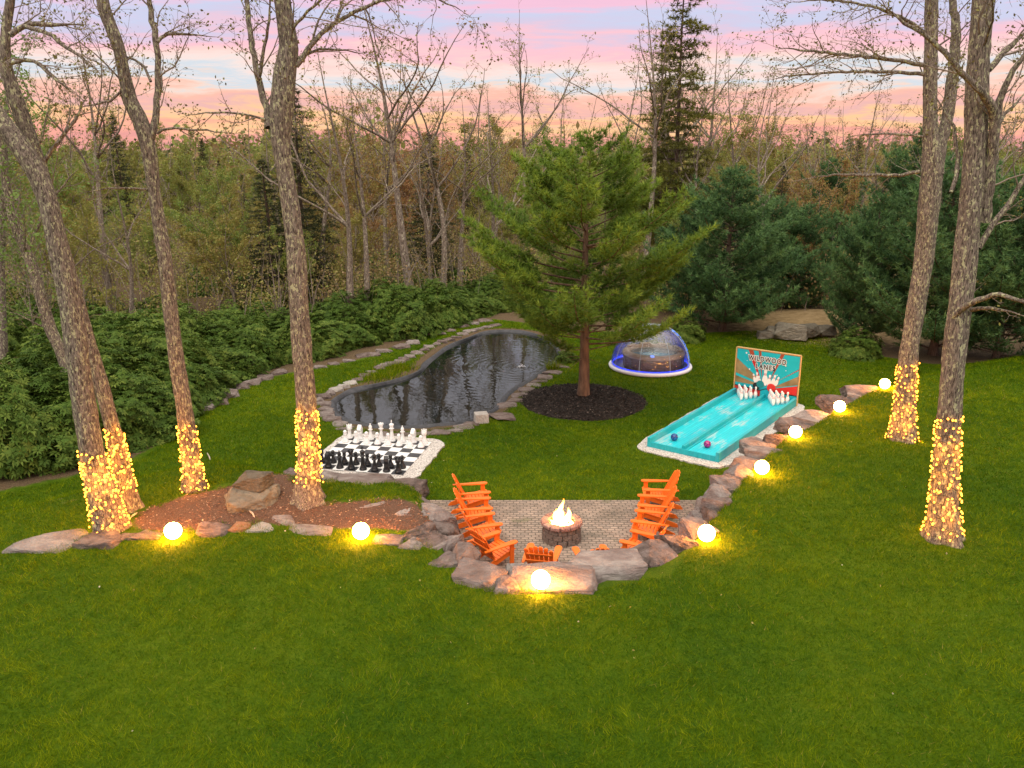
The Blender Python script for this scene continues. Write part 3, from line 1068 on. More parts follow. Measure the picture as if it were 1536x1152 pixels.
def make_chair():
    e = empty('garden_chair')
    om = M['orange']
    # side rails: front of seat down to the ground at the rear (they are the rear legs)
    def rail(y):
        mb = MB()
        pts = [(.43, .37), (.43, .25), (-.40, .0), (-.56, .0), (-.50, .09), (.0, .27)]
        Mx = Matrix(((1, 0, 0, 0), (0, 0, 1, y), (0, 1, 0, 0), (0, 0, 0, 1)))
        mb.prism([(p[0], p[1]) for p in pts], -.013, .013, Mx)
        return mb
    for y in (-.26, .26):
        rail(y).build('rear_leg', om, e)
    for y in (-.29, .29):
        MB().box((.36, y, .265), (.11, .026, .53)).build('front_leg', om, e)
        mb = MB()
        s = 1 if y > 0 else -1
        prof = [(-.42, .0), (-.42, .05), (.10, .075), (.40, .085), (.47, .06), (.49, .0), (.47, -.05), (.40, -.075), (.05, -.055)]
        mb.prism([(p[0], s * p[1]) for p in (prof if s > 0 else prof)][::(1 if s > 0 else -1)][::-1], .53, .555, Matrix.Translation((0, y + s * .015, 0)))
        mb.build('arm', om, e)
    mb = MB()
    n = 7
    for k in range(n):
        t_ = k / (n - 1)
        x = .425 - t_ * .50
        z = .385 - t_ * .145 + (-.02 if k == 0 else 0)
        mb.box((x, 0, z), (.072, .60, .022), Matrix.Rotation(R(-16 + (20 if k == 0 else 0)) * -1, 4, 'Y') if False else Matrix.Rotation(R(-16 if k else 25), 4, 'Y'))
    mb.build('seat', om, e)
    mb = MB()
    rec = R(27)
    for k in range(6):
        o = (k - 2.5)
        top = .86 - .020 * o * o
        w0, w1 = .078, .098
        lean = o * .012
        pts = [(o * .088 - w0 / 2, 0), (o * .088 + w0 / 2, 0), (o * .108 + w1 / 2 - .004, top - .03), (o * .108 + w1 / 2 - .03, top), (o * .108 - w1 / 2 + .03, top), (o * .108 - w1 / 2 + .004, top - .03)]
        # local plane: p.x across (Y), p.y up the back
        U = Vector((-math.sin(rec), 0, math.cos(rec)))
        Nn = Vector((math.cos(rec), 0, math.sin(rec)))
        A = Vector((0, 1, 0))
        O = Vector((-.06, 0, .20)) + Nn * (.018 * (1 - (abs(o) / 2.5)) * -1)
        Mx = Matrix(((A.x, U.x, Nn.x, O.x), (A.y, U.y, Nn.y, O.y), (A.z, U.z, Nn.z, O.z), (0, 0, 0, 1)))
        mb.prism(pts, -.011, .011, Mx)
    mb.build('backrest', om, e)
    mb = MB()
    rot = Matrix.Rotation(-rec, 4, 'Y')
    mb.box((-.285, 0, .525), (.03, .66, .075), rot)
    mb.box((-.36, 0, .72), (.025, .55, .05), rot)
    mb.build('back_brace', om, e)
    return e


chair0 = make_chair()
CH = [(706, 762, 10, 'orange slatted garden chair at the top of the left row, farthest from the camera'),
      (709, 786, 6, 'orange slatted garden chair second from the top in the left row'),
      (719, 813, 18, 'orange slatted garden chair third from the top in the left row'),
      (737, 846, 38, 'orange slatted garden chair nearest the camera in the left row, turned to the fire'),
      (812, 866, 78, 'orange garden chair seen from behind, left one behind the triangular slab'),
      (890, 868, 100, 'orange garden chair behind the long grey slab, only its arm tips showing'),
      (966, 843, 150, 'orange garden chair mostly hidden by the grey boulder, nearest in the right row'),
      (978, 808, 163, 'orange slatted garden chair third from the top in the right row'),
      (984, 782, 171, 'orange slatted garden chair second from the top in the right row'),
      (990, 757, 177, 'orange slatted garden chair at the top of the right row')]
for k, (px, py, a, lb) in enumerate(CH):
    c = chair0 if k == 0 else copy_tree(chair0)
    c.name = 'garden_chair'
    q = G(px, py, .057)
    c.location = tuple(q)
    c.rotation_euler = (0, 0, R(a))
    tag(c, lb, 'garden chair', 'orange chairs around the fire pit')

# ---------------------------------------------------------------- giant chess
cBL, cBR, cFR = G(522, 655.5, .07), G(656.6, 665, .07), G(601, 710.7, .07)
ux = (cBR - cBL)[:2]
ux /= np.linalg.norm(ux)
uy = np.array([-ux[1], ux[0]])
if uy[1] < 0: uy = -uy
side = .5 * (np.linalg.norm(cBR - cBL) + np.linalg.norm(cBR - cFR))
bc = (cBL + cFR)[:2] / 2
bang = math.atan2(ux[1], ux[0])
slab_m, t, b = new_mat('gravel_pad')
tcn = nd(t, 'ShaderNodeTexCoord')
vo = nd(t, 'ShaderNodeTexVoronoi', inp={'Scale': 34.0})
t.links.new(tcn.outputs['Object'], vo.inputs['Vector'])
hs_ = nd(t, 'ShaderNodeSeparateXYZ')
t.links.new(vo.outputs['Color'], hs_.inputs[0])
rp = ramp(t, [(0, (.16, .15, .14)), (.22, (.36, .33, .30)), (.5, (.50, .46, .42)), (1, (.66, .62, .57))])
t.links.new(hs_.outputs[0], rp.inputs[0])
t.links.new(rp.outputs[0], b.inputs['Base Color'])
b.inputs['Roughness'].default_value = .9
bp = nd(t, 'ShaderNodeBump', inp={'Strength': .8, 'Distance': .012})
t.links.new(vo.outputs['Distance'], bp.inputs['Height'])
t.links.new(bp.outputs[0], b.inputs['Normal'])


def pad(name, c, ex, ey, z, seed, thick=.12):
    rg = np.random.default_rng(seed)
    pts = smooth_poly([(-ex, -ey), (-ex * .3, -ey), (ex * .3, -ey), (ex, -ey), (ex, -ey * .3), (ex, ey * .3), (ex, ey), (ex * .3, ey), (-ex * .3, ey), (-ex, ey), (-ex, ey * .3), (-ex, -ey * .3)], 3)
    pts = pts + rg.normal(size=pts.shape) * .018
    o = MB().prism([tuple(p) for p in pts], -thick, 0).build(name, slab_m, None, (c[0], c[1], z))
    return tag(o, kind='structure')


s2 = side / 2
o = pad('chess_pad', bc + ux * .12, s2 + .34, s2 + .36, .05, 4)
o.rotation_euler = (0, 0, bang)
e = empty('chess_board', (bc[0], bc[1], .05), bang)
tag(e, 'giant black and white checkered chessboard laid on the pale pad', 'chessboard')
ck, t, b = new_mat('chess_squares')
tcn = nd(t, 'ShaderNodeTexCoord')
mpn = nd(t, 'ShaderNodeMapping')
mpn.inputs['Location'].default_value = (s2 + side * 2, s2 + side * 2, .5)
t.links.new(tcn.outputs['Object'], mpn.inputs[0])
cx_ = nd(t, 'ShaderNodeTexChecker', inp={'Scale': 8 / side, 'Color1': (.74, .74, .72, 1), 'Color2': (.022, .022, .026, 1)})
t.links.new(mpn.outputs[0], cx_.inputs['Vector'])
t.links.new(cx_.outputs['Color'], b.inputs['Base Color'])
b.inputs['Roughness'].default_value = .45
MB().box((0, 0, .012), (side, side, .016)).build('playing_surface', ck, e)
CELL = side / 8


def piece_prof(kind):
    base = [(.155, 0), (.16, .03), (.15, .06), (.125, .075), (.13, .10), (.10, .13)]
    if kind == 'pawn':
        return base + [(.072, .18), (.058, .24), (.055, .27), (.095, .285), (.095, .30), (.055, .31), (.075, .335), (.086, .37), (.075, .405), (.04, .43), (.01, .44)]
    if kind == 'rook':
        return base + [(.085, .20), (.08, .31), (.085, .33), (.12, .345), (.12, .36), (.115, .38), (.13, .47), (.095, .47), (.09, .43), (.01, .43)]
    if kind == 'knight':
        return base + [(.11, .16), (.10, .19), (.085, .21), (.02, .22)]
    if kind == 'bishop':
        return base + [(.08, .20), (.06, .31), (.058, .36), (.11, .375), (.11, .39), (.06, .405), (.08, .45), (.082, .48), (.06, .53), (.025, .565), (.028, .58), (.022, .60), (.005, .61)]
    if kind == 'queen':
        return base + [(.09, .20), (.065, .34), (.062, .42), (.115, .435), (.115, .45), (.065, .465), (.085, .53), (.125, .60), (.095, .605), (.07, .625), (.03, .64), (.03, .66), (.005, .675)]
    return base + [(.09, .20), (.068, .36), (.065, .45), (.12, .465), (.12, .48), (.068, .495), (.085, .56), (.115, .63), (.09, .645), (.04, .665), (.012, .67)]


def piece_mesh(kind, m):
    mb = MB()
    mb.lathe([(r * .78, z) for r, z in piece_prof(kind)], 20)
    if kind == 'rook':
        for k in range(6):
            a = 2 * math.pi * k / 6
            mb.box((.087 * math.cos(a), .087 * math.sin(a), .49), (.027, .05, .05), Matrix.Rotation(a, 4, 'Z'))
    if kind == 'queen':
        for k in range(8):
            a = 2 * math.pi * k / 8
            mb.box((.086 * math.cos(a), .086 * math.sin(a), .62), (.025, .035, .05), Matrix.Rotation(a, 4, 'Z'))
    if kind == 'king':
        mb.box((0, 0, .725), (.03, .03, .12))
        mb.box((0, 0, .735), (.032, .10, .03))
    if kind == 'knight':                    # horse head, facing +y
        pr = [(-.085, .20), (-.10, .28), (-.10, .37), (-.07, .45), (-.02, .50), (.0, .535), (.03, .50), (.075, .46), (.125, .40), (.14, .36), (.12, .33), (.08, .345), (.035, .345), (.055, .29), (.085, .20)]
        Mx = Matrix(((0, 0, 1, 0), (1, 0, 0, 0), (0, 1, 0, 0), (0, 0, 0, 1)))
        mb.prism(pr, -.05, .05, Mx)
        mb.prism([(p[0] * .93 + .0, .36 + (p[1] - .36) * .93) for p in pr], -.072, .072, Mx)
    return mb.mesh('chess_piece', m)


order = ['rook', 'knight', 'bishop', 'queen', 'king', 'bishop', 'knight', 'rook']
pm = {(k, c): piece_mesh(k, M['white_plastic'] if c == 'white' else M['dark_plastic']) for k in set(order) | {'pawn'} for c in ('white', 'black')}
for colr in ('white', 'black'):
    for i in range(8):
        sd = 'left' if i < 4 else 'right'
        for row in (0, 1):
            k = order[i] if row == 0 else 'pawn'
            v = (3.5 - row) if colr == 'white' else (-3.5 + row)
            p = bc + ux * (i - 3.5) * CELL + uy * v * CELL
            o = obj('chess_' + k, pm[(k, colr)], None, (p[0], p[1], .071))
            o.scale = (.88, .88, .90)
            o.rotation_euler = (0, 0, bang + (math.pi if colr == 'white' else 0) + rrk.uniform(-.3, .3))
            where = 'at the back edge' if colr == 'white' else 'at the front edge'
            if row == 0:
                lb = f'giant {colr} chess {k} standing {where}' + ('' if k in ('queen', 'king') else f', {sd} one of the pair')
            else:
                own = order[i]
                lb = f'giant {colr} chess pawn standing before the {colr} ' + (own if own in ('queen', 'king') else f'{sd} {own}')
            tag(o, lb, 'chess piece', f'{colr} giant chess pieces')

# ---------------------------------------------------------------- bowling lane
A_, B_, C_ = G(970.4, 669.7, .05), G(1078, 694, .05), G(1198.4, 610, .05)
lu = (B_ - A_)[:2]
LWD = np.linalg.norm(lu)
lu /= LWD
lv = np.array([-lu[1], lu[0]])
LLN = float(((C_ - B_)[:2]) @ lv)
lang = math.atan2(lu[1], lu[0])
org = (A_ + B_)[:2] / 2
pc = org + lv * (LLN * .5 - .02) + lu * .0
o = pad('gravel_pad', pc, LWD / 2 + .42, LLN / 2 + .42, .05, 6)
o.rotation_euler = (0, 0, lang)


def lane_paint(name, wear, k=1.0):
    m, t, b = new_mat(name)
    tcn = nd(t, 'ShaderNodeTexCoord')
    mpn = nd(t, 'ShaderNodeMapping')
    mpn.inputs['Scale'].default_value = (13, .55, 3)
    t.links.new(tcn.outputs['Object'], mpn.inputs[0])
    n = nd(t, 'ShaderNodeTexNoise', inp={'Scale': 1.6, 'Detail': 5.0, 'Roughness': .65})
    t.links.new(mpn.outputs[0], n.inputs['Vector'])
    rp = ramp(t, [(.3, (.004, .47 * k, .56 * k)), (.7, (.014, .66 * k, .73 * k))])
    t.links.new(n.outputs['Fac'], rp.inputs[0])
    mp2 = nd(t, 'ShaderNodeMapping')
    mp2.inputs['Scale'].default_value = (8.0, 1.1, 1)
    t.links.new(tcn.outputs['Object'], mp2.inputs[0])
    n2 = nd(t, 'ShaderNodeTexNoise', inp={'Scale': 1.3, 'Detail': 8.0, 'Roughness': .75})
    t.links.new(mp2.outputs[0], n2.inputs['Vector'])
    n3 = nd(t, 'ShaderNodeTexNoise', inp={'Scale': .8, 'Detail': 2.0})
    t.links.new(tcn.outputs['Object'], n3.inputs['Vector'])
    mm = nd(t, 'ShaderNodeMath', operation='MULTIPLY')
    t.links.new(n2.outputs['Fac'], mm.inputs[0])
    t.links.new(n3.outputs['Fac'], mm.inputs[1])
    rw = ramp(t, [(.265, (0, 0, 0)), (.33, (wear, wear, wear))])
    t.links.new(mm.outputs[0], rw.inputs[0])
    mx = nd(t, 'ShaderNodeMix', data_type='RGBA')
    t.links.new(rw.outputs[0], mx.inputs['Factor'])
    t.links.new(rp.outputs[0], mx.inputs[6])
    mx.inputs[7].default_value = (.40, .58, .58, 1)
    t.links.new(mx.outputs[2], b.inputs['Base Color'])
    b.inputs['Roughness'].default_value = .42
    # plank joints
    br = nd(t, 'ShaderNodeTexBrick', inp={'Scale': 1.0, 'Mortar Size': .004, 'Brick Width': 2.4, 'Row Height': .09})
    mp3 = nd(t, 'ShaderNodeMapping')
    mp3.inputs['Rotation'].default_value = (0, 0, math.pi / 2)
    t.links.new(tcn.outputs['Object'], mp3.inputs[0])
    t.links.new(mp3.outputs[0], br.inputs['Vector'])
    bp = nd(t, 'ShaderNodeBump', inp={'Strength': .7, 'Distance': .008})
    bp.invert = True
    t.links.new(br.outputs['Fac'], bp.inputs['Height'])
    t.links.new(bp.outputs[0], b.inputs['Normal'])
    if wear < .5:
        return m
    br.inputs['Color1'].default_value = (1, 1, 1, 1)
    br.inputs['Color2'].default_value = (.88, .91, .91, 1)
    br.inputs['Mortar'].default_value = (.50, .58, .58, 1)
    m4 = nd(t, 'ShaderNodeMix', data_type='RGBA', blend_type='MULTIPLY')
    m4.inputs['Factor'].default_value = 1
    t.links.new(mx.outputs[2], m4.inputs[6])
    t.links.new(br.outputs['Color'], m4.inputs[7])
    t.links.new(m4.outputs[2], b.inputs['Base Color'])
    return m


tq = lane_paint('lane_paint', .85)
tq_shaded = lane_paint('shaded_lane_paint', .12, .68)  # the deck's turquoise, darkened: shade on the rail sides put into the colour
e = empty('bowling_lane', (org[0], org[1], .052), lang)
tag(e, 'turquoise painted two lane outdoor bowling alley with painted backboard', 'bowling lane')
hw = LWD / 2
MB().box((0, LLN / 2, .05), (LWD - .22, LLN - .08, .10)).build('lane_deck', tq, e)
for s in (-1, 1):
    MB().box((s * (hw - .055), LLN / 2, .15), (.11, LLN, .30)).build('side_rail', tq_shaded, e, None, .008)
MB().box((0, LLN / 2 + .02, .12), (.22, LLN - .12, .05)).box((0, LLN / 2 + .02, .20), (.10, LLN - .12, .12)).build('center_divider', tq_shaded, e, None, .008)
MB().box((0, .025, .083), (LWD - .222, .05, .168)).build('front_board', tq_shaded, e, None, .006)
# backboard: u across, v up
BH = 1.86
fe = MB().box((0, 0, BH / 2), (LWD + .02, .03, BH)).build('backboard', plain('board_back', (.25, .17, .09), .7), e, (0, LLN + .02, 0))
BWd = LWD - .05
tqp = mat('sign_turquoise', (.008, .40, .50), .5, (.012, .44, .54), 3)
fr_m = mat('pale_wood', (.62, .42, .18), .6, (.52, .33, .13), 5, stretch=(1, 1, 8))


def uv(u, v, d):
    return ((u - .5) * BWd, -.016 - d, .02 + v * (BH - .05))


def paint(name, pts, m, d, smooth=False):
    n = len(pts)
    MB().add([uv(u, v, d) for u, v in pts], [tuple(range(n))]).build(name, m, fe)


paint('painted_panel', [(0, 0), (1, 0), (1, 1), (0, 1)], tqp, .001)
for c, d in [((-LWD / 2 - .015, -.005, BH / 2), (.035, .06, BH + .03)), ((LWD / 2 + .015, -.005, BH / 2), (.035, .06, BH + .03)), ((0, -.005, BH + .02), (LWD, .06, .04))]:
    MB().box(c, d).build('frame', fr_m, fe, None, .005)
red = plain('sign_red', (.52, .022, .018), .5)
brn = plain('sign_rust', (.33, .06, .025), .5)
gld, t, b = new_mat('sign_tan')
tcn = nd(t, 'ShaderNodeTexCoord')
nn_ = nd(t, 'ShaderNodeTexNoise', inp={'Scale': 2.0, 'Detail': 4.0})
t.links.new(tcn.outputs['Object'], nn_.inputs['Vector'])
rp = ramp(t, [(.35, (.17, .13, .05)), (.65, (.34, .26, .13))])
t.links.new(nn_.outputs['Fac'], rp.inputs[0])
t.links.new(rp.outputs[0], b.inputs['Base Color'])
blk = plain('sign_black', (.012, .02, .025), .4)
wht = plain('sign_white', (.78, .78, .76), .45)
teal = plain('sign_teal', (.01, .22, .25), .4)
redb = plain('sign_ball_red', (.60, .03, .02), .3)
paint('ray', [(0, .49), (.5, .31), (0, .80)], gld, .003)
paint('ray', [(0, .29), (.5, .28), (0, .43)], gld, .003)
paint('ray', [(1, .60), (.6, .28), (1, .42)][::1], gld, .003)
paint('ray', [(.18, 1), (.42, .38), (.26, 1)], brn, .003)
paint('ray', [(.225, .83), (.42, .38), (.29, .83)], red, .005)
paint('ray', [(.345, 1), (.44, .38), (.39, 1)], brn, .003)
paint('ray', [(.70, 1), (.55, .38), (.76, 1)], brn, .003)
paint('ray', [(1, .72), (.6, .36), (1, .745)], brn, .003)
paint('lower_band', [(0, .06), (.42, .06), (.42, .20), (0, .235)], red, .003)
paint('lower_band', [(.60, .20), (1, .20), (1, .40), (.60, .26)], red, .003)
paint('lower_line', [(0, .235), (.42, .20), (.5, .245), (.60, .26), (.60, .232), (.5, .225), (.42, .178), (0, .215)][::-1], blk, .005)
paint('lower_line', [(.60, .185), (1, .18), (1, .205), (.60, .208)], blk, .005)
paint('ray', [(.72, .06), (.97, .06), (.80, .14)], brn, .003)


def circ(cu, cv, ru, n=24, asp=None):
    asp = BWd / BH if asp is None else asp
    return [(cu + ru * math.cos(2 * math.pi * k / n), cv + ru * asp * math.sin(2 * math.pi * k / n)) for k in range(n)]


pin_sil = [(.30, 0), (.46, .18), (.50, .34), (.42, .50), (.24, .66), (.20, .72), (.24, .80), (.29, .88), (.24, .96), (.12, 1.0)]


def painted_pin(cu, cv, hgt_, ang, d):
    asp = BWd / BH
    ww = hgt_ * .34
    pts = [(x * ww, y * hgt_) for x, y in pin_sil]
    pts = pts + [(-x, y) for x, y in pts[::-1]]
    ca, sa = math.cos(R(ang)), math.sin(R(ang))
    f = lambda x, y: (cu + (x * ca - y * sa), cv + (x * sa + y * ca) * asp)
    paint('painted_pin', [f(x, y) for x, y in pts], wht, d)
    for y0 in (.64, .71):
        w_ = .235 * ww
        paint('pin_stripe', [f(-w_, y0 * hgt_), (f(w_, y0 * hgt_)), f(w_, (y0 + .035) * hgt_), f(-w_, (y0 + .035) * hgt_)], red, d + .002)


for k, (cu, cv, h_, a_) in enumerate([(.335, .34, .20, 18), (.375, .35, .23, 10), (.415, .33, .18, 14), (.485, .31, .36, 0), (.60, .33, .26, -14), (.545, .32, .25, -6), (.655, .34, .22, -18)]):
    painted_pin(cu, cv, h_ * .74, a_, .006 + .004 * k)
for cu, cv, r_, mm_ in [(.36, .275, .06, blk), (.42, .325, .062, teal), (.60, .285, .070, redb)]:
    paint('painted_ball', circ(cu, cv, r_), mm_, .038 + .002 * (cu * 10))
for cu, cv, r_ in [(.15, .93, .014), (.22, .60, .013), (.79, .78, .012), (.80, .68, .008), (.67, .56, .008), (.17, .77, .007)]:
    paint('star', circ(cu, cv, r_, 10), wht, .004)


def lettering(txt, cu, cv, size, sx):
    for nm, mm_, off, d in (('letter_outline', wht, .036, .046), ('lettering', blk, .010, .050)):
        c = bpy.data.curves.new(nm, 'FONT')
        c.body = txt
        c.size = size
        c.align_x = 'CENTER'
        c.align_y = 'CENTER'
        c.offset = off * .8
        c.extrude = .001
        c.space_character = 1.30
        c.materials.append(mm_)
        tmp = bpy.data.objects.new(nm, c)
        me = bpy.data.meshes.new_from_object(tmp)
        bpy.data.objects.remove(tmp)
        me.materials.clear()
        me.materials.append(mm_)
        o = bpy.data.objects.new(nm, me)
        x, y, z = uv(cu, cv, d)
        o.location = (x, y, z)
        o.rotation_euler = (math.pi / 2, 0, 0)
        o.scale = (sx, 1, 1)
        link(o, fe)


lettering('WILDWOOD', .50, .845, .25, .80)
lettering('LANES', .48, .690, .25, .84)

pin_prof = [(.034, 0), (.045, .02), (.066, .10), (.070, .145), (.062, .20), (.040, .27), (.030, .31), (.029, .335), (.036, .38), (.037, .405), (.028, .43), (.010, .442)]
pin_me = MB().lathe(pin_prof, 18).mesh('pin_body', M['white_plastic'])
st_me = MB().lathe([(.0415, .270), (.0395, .280)], 18).lathe([(.0345, .297), (.0330, .307)], 18).mesh('stripe', plain('pin_red', (.6, .03, .03), .4))
names = ['at the front point of the triangle', 'second row left', 'second row right', 'third row left', 'third row middle', 'third row right', 'back row far left', 'back row inner left', 'back row inner right', 'back row far right']
for s, ln_ in ((-1, 'left'), (1, 'right')):
    i = 0
    for row in range(4):
        for k in range(row + 1):
            x = s * hw * .5 + (k - row / 2) * .215
            y = LLN - .78 + row * .185
            p = org + lu * x + lv * y
            pe = empty('bowling_pin', (p[0], p[1], .052 + .101))
            tag(pe, f'white bowling pin on the {ln_} lane, ' + names[i], 'bowling pin', f'bowling pins on the {ln_} lane')
            obj('pin_body', pin_me, pe)
            obj('stripe', st_me, pe)
            i += 1


def ball_mat(name, c1, c2):
    m, t, b = new_mat(name)
    tcn = nd(t, 'ShaderNodeTexCoord')
    n = nd(t, 'ShaderNodeTexNoise', inp={'Scale': 9.0, 'Detail': 3.0, 'Distortion': 2.0})
    t.links.new(tcn.outputs['Object'], n.inputs['Vector'])
    rp = ramp(t, [(.42, c1), (.56, c2)])
    t.links.new(n.outputs['Fac'], rp.inputs[0])
    t.links.new(rp.outputs[0], b.inputs['Base Color'])
    b.inputs['Roughness'].default_value = .15
    return m


for px, py, c1, c2, lb, hol in [(1011.5, 655.5, (.02, .03, .14), (.02, .12, .35), 'dark blue swirled bowling ball on the left lane', 0), (1061, 666, (.12, .01, .12), (.55, .03, .22), 'purple and magenta bowling ball on the right lane', 1)]:
    q = G(px, py, .27)
    eb = empty('bowling_ball', (q[0], q[1], .153 + .115))
    tag(eb, lb, 'bowling ball')
    r_ = .115
    MB().lathe([(r_ * math.sin(math.pi * k / 18), -r_ * math.cos(math.pi * k / 18)) for k in range(1, 18)], 28).build('ball', ball_mat('ball_' + str(hol), c1, c2), eb)
    mb = MB()
    for dx, dy in ((.0, .03), (.022, .055), (-.022, .055)):
        nrm = Vector((dx, -dy - .02, .09)).normalized()
        rot = nrm.to_track_quat('Z', 'Y').to_matrix().to_4x4()
        mb.prism([(.011 * math.cos(a), .011 * math.sin(a)) for a in np.linspace(0, 2 * math.pi, 11)[:-1]], .105, .1165, rot)
    mb.build('finger_hole', blk, eb)

# ---------------------------------------------------------------- clear dome with hot tub
dq = G(975, 551, 0)
DR = 58 * mpp(dq)
m, t, b = new_mat('clear_film')
t.nodes.remove(b)
tr = nd(t, 'ShaderNodeBsdfTransparent')
tr.inputs[0].default_value = (.93, .96, .97, 1)
gl = nd(t, 'ShaderNodeBsdfGlossy', inp={'Roughness': .04})
tcn = nd(t, 'ShaderNodeTexCoord')
n = nd(t, 'ShaderNodeTexNoise', inp={'Scale': 5.5, 'Detail': 4.0, 'Distortion': 1.2})
t.links.new(tcn.outputs['Object'], n.inputs['Vector'])
bp = nd(t, 'ShaderNodeBump', inp={'Strength': 1.0, 'Distance': .045})
t.links.new(n.outputs['Fac'], bp.inputs['Height'])
t.links.new(bp.outputs[0], gl.inputs['Normal'])
fr = nd(t, 'ShaderNodeFresnel', inp={'IOR': 1.5})
t.links.new(bp.outputs[0], fr.inputs['Normal'])
mA = nd(t, 'ShaderNodeMath', operation='MULTIPLY_ADD')
mA.inputs[1].default_value = 1.3
mA.inputs[2].default_value = .10
t.links.new(fr.outputs[0], mA.inputs[0])
mx = nd(t, 'ShaderNodeMixShader')
t.links.new(mA.outputs[0], mx.inputs[0])
t.links.new(tr.outputs[0], mx.inputs[1])
t.links.new(gl.outputs[0], mx.inputs[2])
t.links.new(mx.outputs[0], t.nodes['Material Output'].inputs['Surface'])
film = m
e = empty('garden_dome', (dq[0], dq[1], .03))
tag(e, 'transparent inflatable dome with blue light strips over the hot tub', 'dome')
DH = DR * 1.06
prof = [(DR * (1.0 if k == 0 else math.cos(math.pi / 2 * k / 24) ** .92), .10 + DH * math.sin(math.pi / 2 * k / 24)) for k in range(24)] + [(.02, .10 + DH)]
mb = MB()
mb.lathe(prof, 64)
mb.f = mb.f[:-2]
mb.sm = mb.sm[:-2]
mb.build('clear_cover', film, e)
white_v = plain('white_vinyl', (.75, .74, .80), .35)
mb = MB()
a = np.linspace(0, 2 * math.pi, 65)
mb.tube(np.stack([(DR + .03) * np.cos(a), (DR + .03) * np.sin(a), .06 + 0 * a], -1), .085, 10)
mb.build('base_ring', white_v, e)
MB().lathe([(DR - .02, .0), (DR - .02, .025), (.05, .03)], 48).build('floor_mat', plain('dome_floor', (.5, .5, .55), .5), e)
blue = emit_mat('blue_led', (.03, .06, 1.0), 1.7)
mb = MB()
mb.tube(np.stack([(DR - .06) * np.cos(a), (DR - .06) * np.sin(a), .16 + 0 * a], -1), .022, 6)
mb.build('light_strip', blue, e)
seam = plain('clear_seam', (.55, .62, .66), .25)
for az in range(0, 360, 45):
    al = R(az + 20)
    tt = np.linspace(0, math.pi / 2, 22)
    rr_ = DR * np.cos(tt) ** .92 + .004
    MB().tube(np.stack([rr_ * math.cos(al), rr_ * math.sin(al), .10 + DH * np.sin(tt)], -1), .010, 5).build('seam', seam, e)
# lit lace-like arch on the right of the dome: beads along a meridian
beads = emit_mat('blue_bead', (.10, .28, 1.0), 1.2)
mb = MB()
rgb_ = random.Random(8)
for k in range(75):
    tt = rgb_.uniform(0.02, 1.05)
    al = R(-12 + rgb_.uniform(-9.0, 9.0))
    rr_ = DR * math.cos(tt) ** .92 - .02
    c = (rr_ * math.cos(al), rr_ * math.sin(al), .10 + DH * math.sin(tt))
    mb.box(c, (.03, .035, .035), Matrix.Rotation(rgb_.uniform(0, 3), 4, 'Y'))
mb.build('light_arch', beads, e)
tt = np.linspace(0.0, 1.15, 20)
for da in (-11, 11):
    al = R(-12 + da)
    rr_ = DR * np.cos(tt) ** .92 - .01
    MB().tube(np.stack([rr_ * math.cos(al), rr_ * math.sin(al), .10 + DH * np.sin(tt)], -1), .012, 6).build('arch_rib', seam, e)
et = empty('hot_tub', (dq[0] + .12, dq[1] - .05, .06))
tag(et, 'round hot tub with brown panelled skirt and beige rim inside the dome', 'hot tub')
TR = 1.28
skirt = mat('tub_skirt', (.085, .028, .024), .5, (.12, .045, .036), 4)
rimm = mat('tub_rim', (.52, .36, .24), .45, (.45, .29, .19), 5)
NS = 16
ang_ = [2 * math.pi * (k + .5) / NS for k in range(NS)]
MB().prism([(TR * math.cos(a_), TR * math.sin(a_)) for a_ in ang_], 0, .55).build('skirt', skirt, et, None, .01)
for k in range(NS):
    a_ = ang_[k]
    MB().box((TR * 1.0 * math.cos(a_), TR * 1.0 * math.sin(a_), .275), (.02, .03, .548), Matrix.Rotation(a_, 4, 'Z')).build('skirt_trim', plain('tub_trim', (.03, .015, .014), .5) if k == 0 else bpy.data.materials['tub_trim'], et)
mb = MB()
NT_ = 48
pr_ = [(TR + .03, .552), (TR + .05, .60), (TR + .02, .69), (TR - .06, .72), (TR - .20, .72), (TR - .26, .69), (TR - .28, .45)]
mb.lathe(pr_, NT_)
mb.f = mb.f[:-2]
mb.sm = mb.sm[:-2]
mb.build('rim', rimm, et)
MB().lathe([(TR - .27, .60), (.05, .605), (.01, .605)], 40).build('tub_water', plain('tub_water', (.12, .22, .28), .08, .6), et)
for a_ in (100, 60, 20, -10, 140):
    MB().box(((TR - .16) * math.cos(R(a_)), (TR - .16) * math.sin(R(a_)), .755), (.20, .48, .08), Matrix.Rotation(R(a_), 4, 'Z')).build('headrest', rimm, et, None, .03)
obj('control_panel', MB().box((0, 0, .722), (.16, .22, .04), None, .8).mesh('control_panel', emit_mat('panel_light', (.12, .25, 1.0), 1.2)), et, (-.25, -TR + .12, 0))

# ---------------------------------------------------------------- small fountain in the pond
e = empty('pond_fountain', (fp[0], fp[1], -.085))
tag(e, 'small bubbling fountain jet on the dark pond', 'fountain')
wm = plain('splash', (.75, .78, .82), .2, .6)
mb = MB()
rg = random.Random(4)
for k in range(26):
    a = rg.uniform(0, 6.28)
    r = rg.uniform(0, .22)
    z = .02 + rg.uniform(0, .14) * (1 - r / .25)
    mb.lathe([(.004, -.02), (.018, 0), (.004, .022)], 6, (r * math.cos(a), r * math.sin(a), z))
mb.build('spray', wm, e)
MB().lathe([(.05, -.1), (.05, .01), (.03, .02)], 12).build('nozzle', base_m, e)
